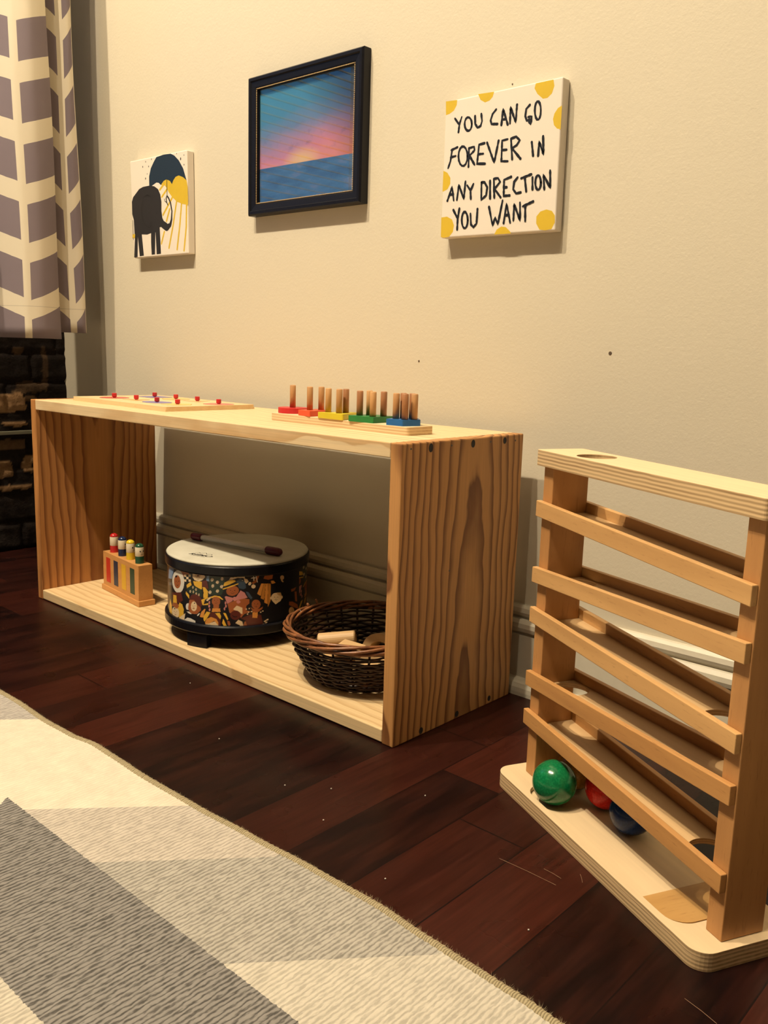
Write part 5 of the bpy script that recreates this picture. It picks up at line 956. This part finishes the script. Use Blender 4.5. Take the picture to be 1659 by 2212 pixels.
# framed sunset print behind glass
FX0, FX1, FZ0, FZ1 = -0.5860, -0.3232, 0.6785, 0.8966
fc = ((FX0+FX1)/2, (FZ0+FZ1)/2); fw, fh = (FX1-FX0)/2, (FZ1-FZ0)/2
fr = tag(empty('framed_picture', (fc[0], YW, fc[1])), 'black framed sunset over the sea with a gold beaded lip, mirroring a window blind', 'framed picture')
MFRM = plain('black_frame', (0.0065, 0.0065, 0.010), 0.4, 0.25)
# moulding profile (inset from the outer edge, height off the wall)
mp = [(0.0, 0.0008), (0.0, 0.0150), (0.0022, 0.0178), (0.0065, 0.0180), (0.0080, 0.0162), (0.0165, 0.0150), (0.0190, 0.0138), (0.0205, 0.0100), (0.0205, 0.0008)]
bm = bmesh.new(); R4 = []
for ins, hgt in mp: R4.append([bm.verts.new((sx*(fw-ins), -hgt, sz*(fh-ins))) for sx, sz in ((-1, -1), (1, -1), (1, 1), (-1, 1))])
for A, B in zip(R4, R4[1:]+R4[:1]):
    for i in range(4): bm.faces.new([A[i], A[(i+1) % 4], B[(i+1) % 4], B[i]])
link_mesh('frame', bm, MFRM, fr)
bm = bmesh.new(); step = 0.0026
def bead_line(a, b):
    k = int((Vector(b)-Vector(a)).length/step)
    for i in range(k+1):
        p_ = Vector(a).lerp(Vector(b), i/k)
        lathe(bm, [(0, 0.0), (0.00085, 0.0002), (0.00085, 0.0008), (0, 0.0012)], 6, tf=lambda q: (p_.x+q[0], -0.0141-q[2], p_.y+q[1]))
iw, ih = fw-0.0192, fh-0.0192
for a, b in (((-iw, -ih), (iw, -ih)), ((iw, -ih), (iw, ih)), ((iw, ih), (-iw, ih)), ((-iw, ih), (-iw, -ih))): bead_line(a, b)
link_mesh('beaded_lip', bm, plain('gold_bead', (0.75, 0.52, 0.24), 0.35), fr)
n = NT('sunset_print'); c = n.xyz(); pw, ph = fw-0.0205, fh-0.0205
u = n.math('DIVIDE', c[0], pw); v = n.math('DIVIDE', n.math('ADD', c[2], ph), 2*ph)
hz = 0.305
cl_ = n.noise(n.scale((14, 1, 34)), 1.0, 5, 0.6); cl2 = n.noise(n.scale((40, 1, 70), off=(3, 0, 1)), 1.0, 4, 0.6)
vv = n.math('ADD', v, n.math('MULTIPLY', n.math('SUBTRACT', cl_, 0.5), 0.22))
vv = n.math('SUBTRACT', vv, n.math('MULTIPLY', u, 0.10))
sky = n.ramp(vv, [(0.28, (0.88, 0.38, 0.34)), (0.42, (0.72, 0.27, 0.38)), (0.54, (0.42, 0.27, 0.44)), (0.66, (0.16, 0.26, 0.45)), (0.80, (0.06, 0.27, 0.47)), (1.0, (0.05, 0.30, 0.50))])
warm = n.math('MULTIPLY', n.ramp(n.math('ADD', n.math('MULTIPLY', u, 0.5), 0.5), [(0.35, 0.0), (0.95, 1.0)]), n.ramp(v, [(0.25, 1.0), (0.62, 0.0)]))
sky = n.mix(warm, sky, (0.80, 0.22, 0.09))
du = n.math('SUBTRACT', u, -0.07); dv = n.math('DIVIDE', n.math('SUBTRACT', v, hz+0.02), 0.30)
gl = n.ramp(n.math('SQRT', n.math('ADD', n.math('MULTIPLY', du, du), n.math('MULTIPLY', dv, dv))), [(0.0, 1.0), (0.15, 0.75), (0.42, 0.0)])
sky = n.mix(gl, sky, (0.95, 0.66, 0.25))
sky = n.mix(n.math('MULTIPLY', n.ramp(cl2, [(0.55, 0.0), (0.7, 0.7)]), n.ramp(v, [(0.35, 0.0), (0.5, 0.8), (0.75, 0.0)])), sky, (0.16, 0.11, 0.22))
dim = n.ramp(n.math('ADD', n.math('MULTIPLY', u, 0.5), n.math('MULTIPLY', v, 0.6)), [(0.50, 1.0), (0.92, 0.10)])
sky = n.mix(1.0, n.mix(1.0, sky, dim, 'MULTIPLY'), (0.80, 0.74, 0.70), 'MULTIPLY')
sea = n.ramp(n.noise(n.scale((16, 1, 60), off=(7, 0, 0)), 1.0, 4, 0.6), [(0.30, (0.015, 0.05, 0.12)), (0.55, (0.04, 0.12, 0.25)), (0.68, (0.12, 0.15, 0.26)), (0.80, (0.42, 0.20, 0.30))])
MPRINT = n.set(Base_Color=n.mix(n.math('GREATER_THAN', v, hz), sea, sky), Roughness=0.6)
link_mesh('print', newbox((-pw-0.001, -0.0080, -ph-0.001), (pw+0.001, -0.0075, ph+0.001)), MPRINT, fr)
n = NT('picture_glass'); gs = n.n('ShaderNodeBsdfGlossy'); gs.inputs['Roughness'].default_value = 0.01; tr = n.n('ShaderNodeBsdfTransparent'); lw = n.n('ShaderNodeLayerWeight'); lw.inputs[0].default_value = 0.5
fs = n.math('ADD', 0.13, n.math('MULTIPLY', n.math('POWER', lw.outputs['Facing'], 5.0), 0.9))
ms = n.n('ShaderNodeMixShader'); n.t.links.new(fs, ms.inputs[0]); n.t.links.new(tr.outputs[0], ms.inputs[1]); n.t.links.new(gs.outputs[0], ms.inputs[2])
n.t.links.new(ms.outputs[0], n.t.nodes['Material Output'].inputs['Surface'])
bm = bmesh.new(); fv = [bm.verts.new((x, -0.0098, z)) for x, z in ((-pw-0.0003, -ph-0.0003), (pw+0.0003, -ph-0.0003), (pw+0.0003, ph+0.0003), (-pw-0.0003, ph+0.0003))]; bm.faces.new(fv)
o = link_mesh('glass', bm, n.m, fr)
if o.data.polygons[0].normal.y > 0: o.data.flip_normals()

# ================================================================== curtain at the left
cu = tag(empty('curtain', (0, 0, 0)), 'grey and cream chevron curtain hanging at the left beside the wall corner', 'curtain')
HEM = 0.468
# fold line in plan from the wall side outwards: (y, x, pattern position)
FOLD = [(0.2195, -1.083, -1.0), (0.2190, -1.074, -0.86), (0.2168, -1.056, -0.4), (0.2110, -1.044, 0.0), (0.2090, -1.042, 0.14), (0.1990, -1.040, 0.6), (0.1890, -1.043, 1.0), (0.1790, -1.048, 1.14), (0.1690, -1.053, 1.5), (0.1570, -1.061, 1.9),
        (0.1545, -1.070, 2.0), (0.1580, -1.064, 2.06), (0.1580, -1.046, 2.12), (0.1500, -1.034, 2.2), (0.1320, -1.026, 2.45), (0.1080, -1.022, 2.75), (0.0860, -1.026, 3.0), (0.0750, -1.031, 3.13), (0.0640, -1.044, 3.35), (0.0480, -1.062, 3.7), (0.0340, -1.076, 4.0),
        (0.0180, -1.082, 4.3), (0.0000, -1.068, 4.7), (-0.0200, -1.048, 5.1), (-0.0400, -1.046, 5.5), (-0.0600, -1.066, 5.9), (-0.0780, -1.082, 6.2)]
def cr(p0, p1, p2, p3, t):
    return 0.5*((2*p1)+(-p0+p2)*t+(2*p0-5*p1+4*p2-p3)*t*t+(-p0+3*p1-3*p2+p3)*t**3)
F2 = []
for i in range(len(FOLD)-1):
    P = [FOLD[max(i-1, 0)], FOLD[i], FOLD[i+1], FOLD[min(i+2, len(FOLD)-1)]]
    for k in range(6):
        t = k/6; F2.append(tuple(cr(P[0][d], P[1][d], P[2][d], P[3][d], t) if d < 2 else P[1][2]+(P[2][2]-P[1][2])*t for d in range(3)))
F2.append(FOLD[-1])
bm = bmesh.new(); uvl = bm.loops.layers.uv.new('cloth'); NZC = 60; g = []
CT = 1.76
for j in range(NZC+1):
    row = []
    for i, (y, x, uu) in enumerate(F2):
        hem = 0.479 if uu < 2.05 else 0.4655
        z = hem+(CT-hem)*j/NZC; lift = z-HEM
        k_ = 1.0-0.10*lift*(1 if uu > 2.05 else 0.4)
        yy = y-0.020*lift+0.0016*math.sin(z*11+uu*2.3)
        xx = -1.05+1.5*(x+1.05)*(1.0+0.15*math.sin(z*5+uu))
        row.append((bm.verts.new((xx, yy, z)), uu, z))
    g.append(row)
for j in range(NZC):
    for i in range(len(F2)-1):
        q = [g[j][i], g[j][i+1], g[j+1][i+1], g[j+1][i]]
        f = bm.faces.new([a[0] for a in q])
        for lp, a in zip(f.loops, q): lp[uvl].uv = (a[1], a[2])
n = NT('chevron_cloth'); uvn = n.n('ShaderNodeUVMap', uv_map='cloth'); c = n.xyz(uvn.outputs[0])
fu = n.math('FRACT', c[0]); par = n.math('MODULO', n.math('ADD', n.math('FLOOR', c[0]), 2.0), 2.0)
tri = n.math('ADD', n.math('MULTIPLY', n.math('SUBTRACT', 1.0, par), fu), n.math('MULTIPLY', par, n.math('SUBTRACT', 1.0, fu)))
ph_ = n.math('FRACT', n.math('ADD', n.math('ADD', n.math('DIVIDE', c[1], 0.1045), n.math('MULTIPLY', tri, 0.33)), 0.54))
band = n.math('MULTIPLY', n.math('LESS_THAN', ph_, 0.655), n.math('GREATER_THAN', fu, 0.14))
wv = n.noise(n.scale((500, 500, 500)), 1.0, 2); n.bump(wv, 0.15, 0.0004)
cloth = n.mix(band, (0.74, 0.66, 0.52), (0.215, 0.175, 0.20))
hemline = n.math('MULTIPLY', n.math('GREATER_THAN', c[1], 0.5245), n.math('LESS_THAN', c[1], 0.5260))
cloth = n.mix(n.math('MULTIPLY', hemline, 0.35), cloth, (0.3, 0.25, 0.2))
MCUR = n.set(Base_Color=cloth, Roughness=0.85, Specular_IOR_Level=0.15)
o = link_mesh('cloth', bm, MCUR, cu, smooth=True)
s_ = o.modifiers.new('thickness', 'SOLIDIFY'); s_.thickness = 0.0012
rod = tag(empty('curtain_rod', (0, 0, 0)), 'dark metal curtain rod above the chevron curtain', 'curtain rod')
bm = bmesh.new(); tube(bm, [(-1.06, YW-0.004, 1.775), (-1.06, -1.0, 1.775)], 0.011, 16); link_mesh('rod', bm, plain('rod_metal', (0.03, 0.03, 0.03), 0.4, Metallic=0.8), rod, smooth=True)
bm = bmesh.new(); lathe(bm, [(0, 0), (0.022, 0), (0.022, 0.006), (0, 0.006)], 20, tf=lambda p: (-1.06+p[0], YW-p[2]-0.0002, 1.775+p[1])); link_mesh('wall_flange', bm, MFRM, rod)

# ================================================================== rug
rug = tag(empty('rug', (0, 0, 0)), 'woven rug in grey and cream chevrons with an olive bound edge on the dark floor', 'rug')
EDGE = [(-1.20, -0.252), (-0.6, -0.250), (-0.474, -0.249), (-0.42, -0.248), (-0.336, -0.251), (-0.282, -0.249), (-0.236, -0.2425), (-0.197, -0.2435), (-0.133, -0.2455), (-0.041, -0.244), (0.038, -0.240), (0.121, -0.2355), (0.195, -0.2335), (0.253, -0.237), (0.29, -0.2385), (0.34, -0.240), (0.38, -0.2435), (0.6, -0.243), (1.4, -0.24)]
def edge_y(x):
    for (x0, y0), (x1, y1) in zip(EDGE, EDGE[1:]):
        if x0 <= x <= x1:
            t = (x-x0)/(x1-x0); t = t*t*(3-2*t); return y0+(y1-y0)*t
    return EDGE[-1][1]
RH = 0.0062
bm = bmesh.new(); NX = 260; xs = [-1.2+2.6*i/NX for i in range(NX+1)]; offs = [0.006, 0.02, 0.05, 0.12, 0.25, 0.5, 1.0, 1.9]
g = [[(bm.verts.new((x, edge_y(x)*max(0, 1-o_/0.3)+(-0.245)*min(1, o_/0.3)-o_, 0.0004)), bm.verts.new((x, edge_y(x)*max(0, 1-o_/0.3)+(-0.245)*min(1, o_/0.3)-o_, RH))) for o_ in offs] for x in xs]
for i in range(NX):
    for j in range(len(offs)-1):
        for s in (0, 1): bm.faces.new([g[i][j][s], g[i+1][j][s], g[i+1][j+1][s], g[i][j+1][s]])
    for j in (0, len(offs)-1): bm.faces.new([g[i][j][0], g[i+1][j][0], g[i+1][j][1], g[i][j][1]])
for i in (0, NX):
    for j in range(len(offs)-1): bm.faces.new([g[i][j][0], g[i][j+1][0], g[i][j+1][1], g[i][j][1]])
n = NT('rug_weave'); c = n.xyz()
wob = n.noise(n.scale((350, 350, 1)), 1.0, 2)
wo = n.math('MULTIPLY', n.math('SUBTRACT', wob, 0.5), 0.004)
X = n.math('ADD', c[0], wo); Yc = n.math('MAXIMUM', n.math('DIVIDE', n.math('SUBTRACT', -0.2515, n.math('ADD', c[1], wo)), 0.1205), 0.001)
col_ = n.math('FLOOR', Yc); fr_ = n.math('FRACT', Yc); odd = n.math('ABSOLUTE', n.math('MODULO', col_, 2.0))
sl_ = n.math('ADD', n.math('MULTIPLY', n.math('SUBTRACT', 1.0, odd), fr_), n.math('MULTIPLY', odd, n.math('SUBTRACT', 1.0, fr_)))
xp = n.math('DIVIDE', n.math('ADD', n.math('ADD', X, n.math('MULTIPLY', sl_, 0.108)), 1.5), 3.0)
P_ = lambda x: (x+1.5)/3.0
CRE, LAV, LGR, MGR, LT, DKG = (0.78, 0.67, 0.54), (0.50, 0.46, 0.42), (0.56, 0.50, 0.43), (0.44, 0.41, 0.36), (0.60, 0.55, 0.46), (0.255, 0.24, 0.225)
ev_ = n.ramp(xp, [(0.0, LGR), (P_(-0.8), LT), (P_(-0.6), DKG), (P_(-0.46), LAV), (P_(-0.345), CRE), (P_(-0.050), LGR), (P_(0.078), MGR), (P_(0.268), LT), (P_(0.48), LGR), (P_(0.62), DKG)], 'CONSTANT')
od_ = n.ramp(xp, [(0.0, LT), (P_(-0.42), CRE), (P_(-0.085), DKG), (P_(0.50), LT)], 'CONSTANT')
patt = n.mix(odd, ev_, od_)
third = n.math('GREATER_THAN', Yc, 2.0)
patt = n.mix(third, patt, (0.58, 0.53, 0.44))
# slanted woven ribs, dark yarn showing between the pale loops
rot = n.n('ShaderNodeMapping'); n.put(rot.inputs[0], n.coord()); rot.inputs[3].default_value = (420, 110, 1)
fl = n.noise(rot.outputs[0], 1.0, 2, 0.6)
wv = n.n('ShaderNodeTexWave', wave_type='BANDS', bands_direction='X'); n.put(wv.inputs['Vector'], n.comb(c[0], n.math('MULTIPLY', c[1], 0.35), 0)); wv.inputs['Scale'].default_value = 72; wv.inputs['Distortion'].default_value = 4.0; wv.inputs['Detail'].default_value = 2; wv.inputs['Detail Scale'].default_value = 4
hh = n.math('ADD', n.math('MULTIPLY', wv.outputs[1], 0.5), n.math('MULTIPLY', fl, 0.6))
crev = n.ramp(hh, [(0.28, 0.30), (0.66, 1.0)])
lum = n.math('SUBTRACT', 1.0, n.ramp(n.xyz(patt)[0], [(0.25, 0.0), (0.78, 0.85)]))
patt = n.mix(lum, patt, n.mix(1.0, patt, crev, 'MULTIPLY'))
patt = n.mix(0.25, patt, n.mix(1.0, patt, n.ramp(n.noise(n.scale((45, 45, 1)), 1.0, 4, 0.6), [(0.3, 0.55), (0.7, 1.05)]), 'MULTIPLY'))
n.bump(hh, 0.55, 0.0016)
MRUG = n.set(Base_Color=patt, Roughness=0.95, Specular_IOR_Level=0.1)
link_mesh('woven_field', bm, MRUG, rug)
# bound edge: a rounded tape with close stitches
bm = bmesh.new(); k = 10; g = []
for x in [-1.2+2.6*i/900 for i in range(901)]:
    y = edge_y(x); wig = 0.0004*math.sin(x*900)
    g.append([bm.verts.new((x, y-0.0052+(0.0062+wig)*math.cos(math.pi*t/k), 0.0004+(0.0072+wig)*math.sin(math.pi*t/k))) for t in range(k+1)])
for A, B in zip(g, g[1:]):
    for t in range(k): bm.faces.new([A[t], B[t], B[t+1], A[t+1]])
    bm.faces.new([A[0], A[k], B[k], B[0]])
bm.faces.new(g[0]); bm.faces.new(g[-1][::-1])
n = NT('olive_binding'); f = n.noise(n.scale((900, 120, 120)), 1.0, 3, 0.6)
sti = n.n('ShaderNodeTexWave', wave_type='BANDS', bands_direction='X'); n.put(sti.inputs['Vector'], n.coord()); sti.inputs['Scale'].default_value = 140; sti.inputs['Distortion'].default_value = 3; sti.inputs['Detail'].default_value = 1
hb_ = n.math('ADD', n.math('MULTIPLY', sti.outputs[1], 0.5), n.math('MULTIPLY', f, 0.6)); n.bump(hb_, 0.6, 0.0012)
MBIND = n.set(Base_Color=n.ramp(hb_, [(0.25, (0.17, 0.135, 0.075)), (0.7, (0.43, 0.36, 0.225))]), Roughness=0.95, Specular_IOR_Level=0.1)
o = link_mesh('bound_edge', bm, MBIND, rug, smooth=True); o['label'] = 'olive bound edge'
# fuzz of loose yarn along the binding
rnd = random.Random(11); bm = bmesh.new()
for i in range(1500):
    x = rnd.uniform(-0.55, 0.5); y = edge_y(x); a = rnd.uniform(0.2, 1.5); l_ = rnd.uniform(0.0015, 0.0045) if x > 0.15 else rnd.uniform(0.001, 0.0028)
    p0 = Vector((x, y-0.0045+0.0058*math.cos(a), 0.0004+0.0068*math.sin(a))); d = Vector((rnd.uniform(-0.6, 0.6), math.cos(a), math.sin(a)*0.8+rnd.uniform(-0.3, 0.3))).normalized()
    s = Vector((d.y, -d.x, 0)).normalized()*0.00011
    b_ = p0+d*l_+Vector((0, 0, -0.0004)); b_.z = max(b_.z, 0.0003)
    v = [bm.verts.new(q) for q in (p0-s, p0+s, b_)]; bm.faces.new(v)
o = link_mesh('loose_yarn', bm, MBIND, rug); o['kind'] = 'stuff'
# specks of lint on the boards
bm = bmesh.new()
for x, y in ((0.02, -0.12), (0.06, -0.17), (-0.16, -0.13), (-0.33, -0.05), (0.10, -0.06), (-0.02, -0.15), (0.17, -0.20), (0.22, -0.235), (0.30, -0.17)):
    bmesh.ops.create_icosphere(bm, subdivisions=1, radius=0.0009, matrix=Matrix.Translation((x, y, 0.0010)))
for (x0, y0, x1, y1) in ((0.223, -0.101, 0.283, -0.100), (0.262, -0.086, 0.281, -0.088), (0.425, -0.155, 0.452, -0.163), (0.29, -0.07, 0.298, -0.080)):  # longest tube draws a pale scratch at a floorboard's end joint
    tube(bm, [(x0, y0, 0.0005), ((x0+x1)/2, (y0+y1)/2+0.0006, 0.0005), (x1, y1, 0.0005)], 0.0002, 5, mi=1)
o = link_mesh('lint', bm, [plain('lint_white', (0.6, 0.55, 0.48), 0.9), plain('thread_and_scratch', (0.26, 0.15, 0.09), 0.9)]); o['kind'] = 'stuff'; tag(o, 'tiny pale specks and threads of lint and one long scratch on the dark floorboards', 'lint')
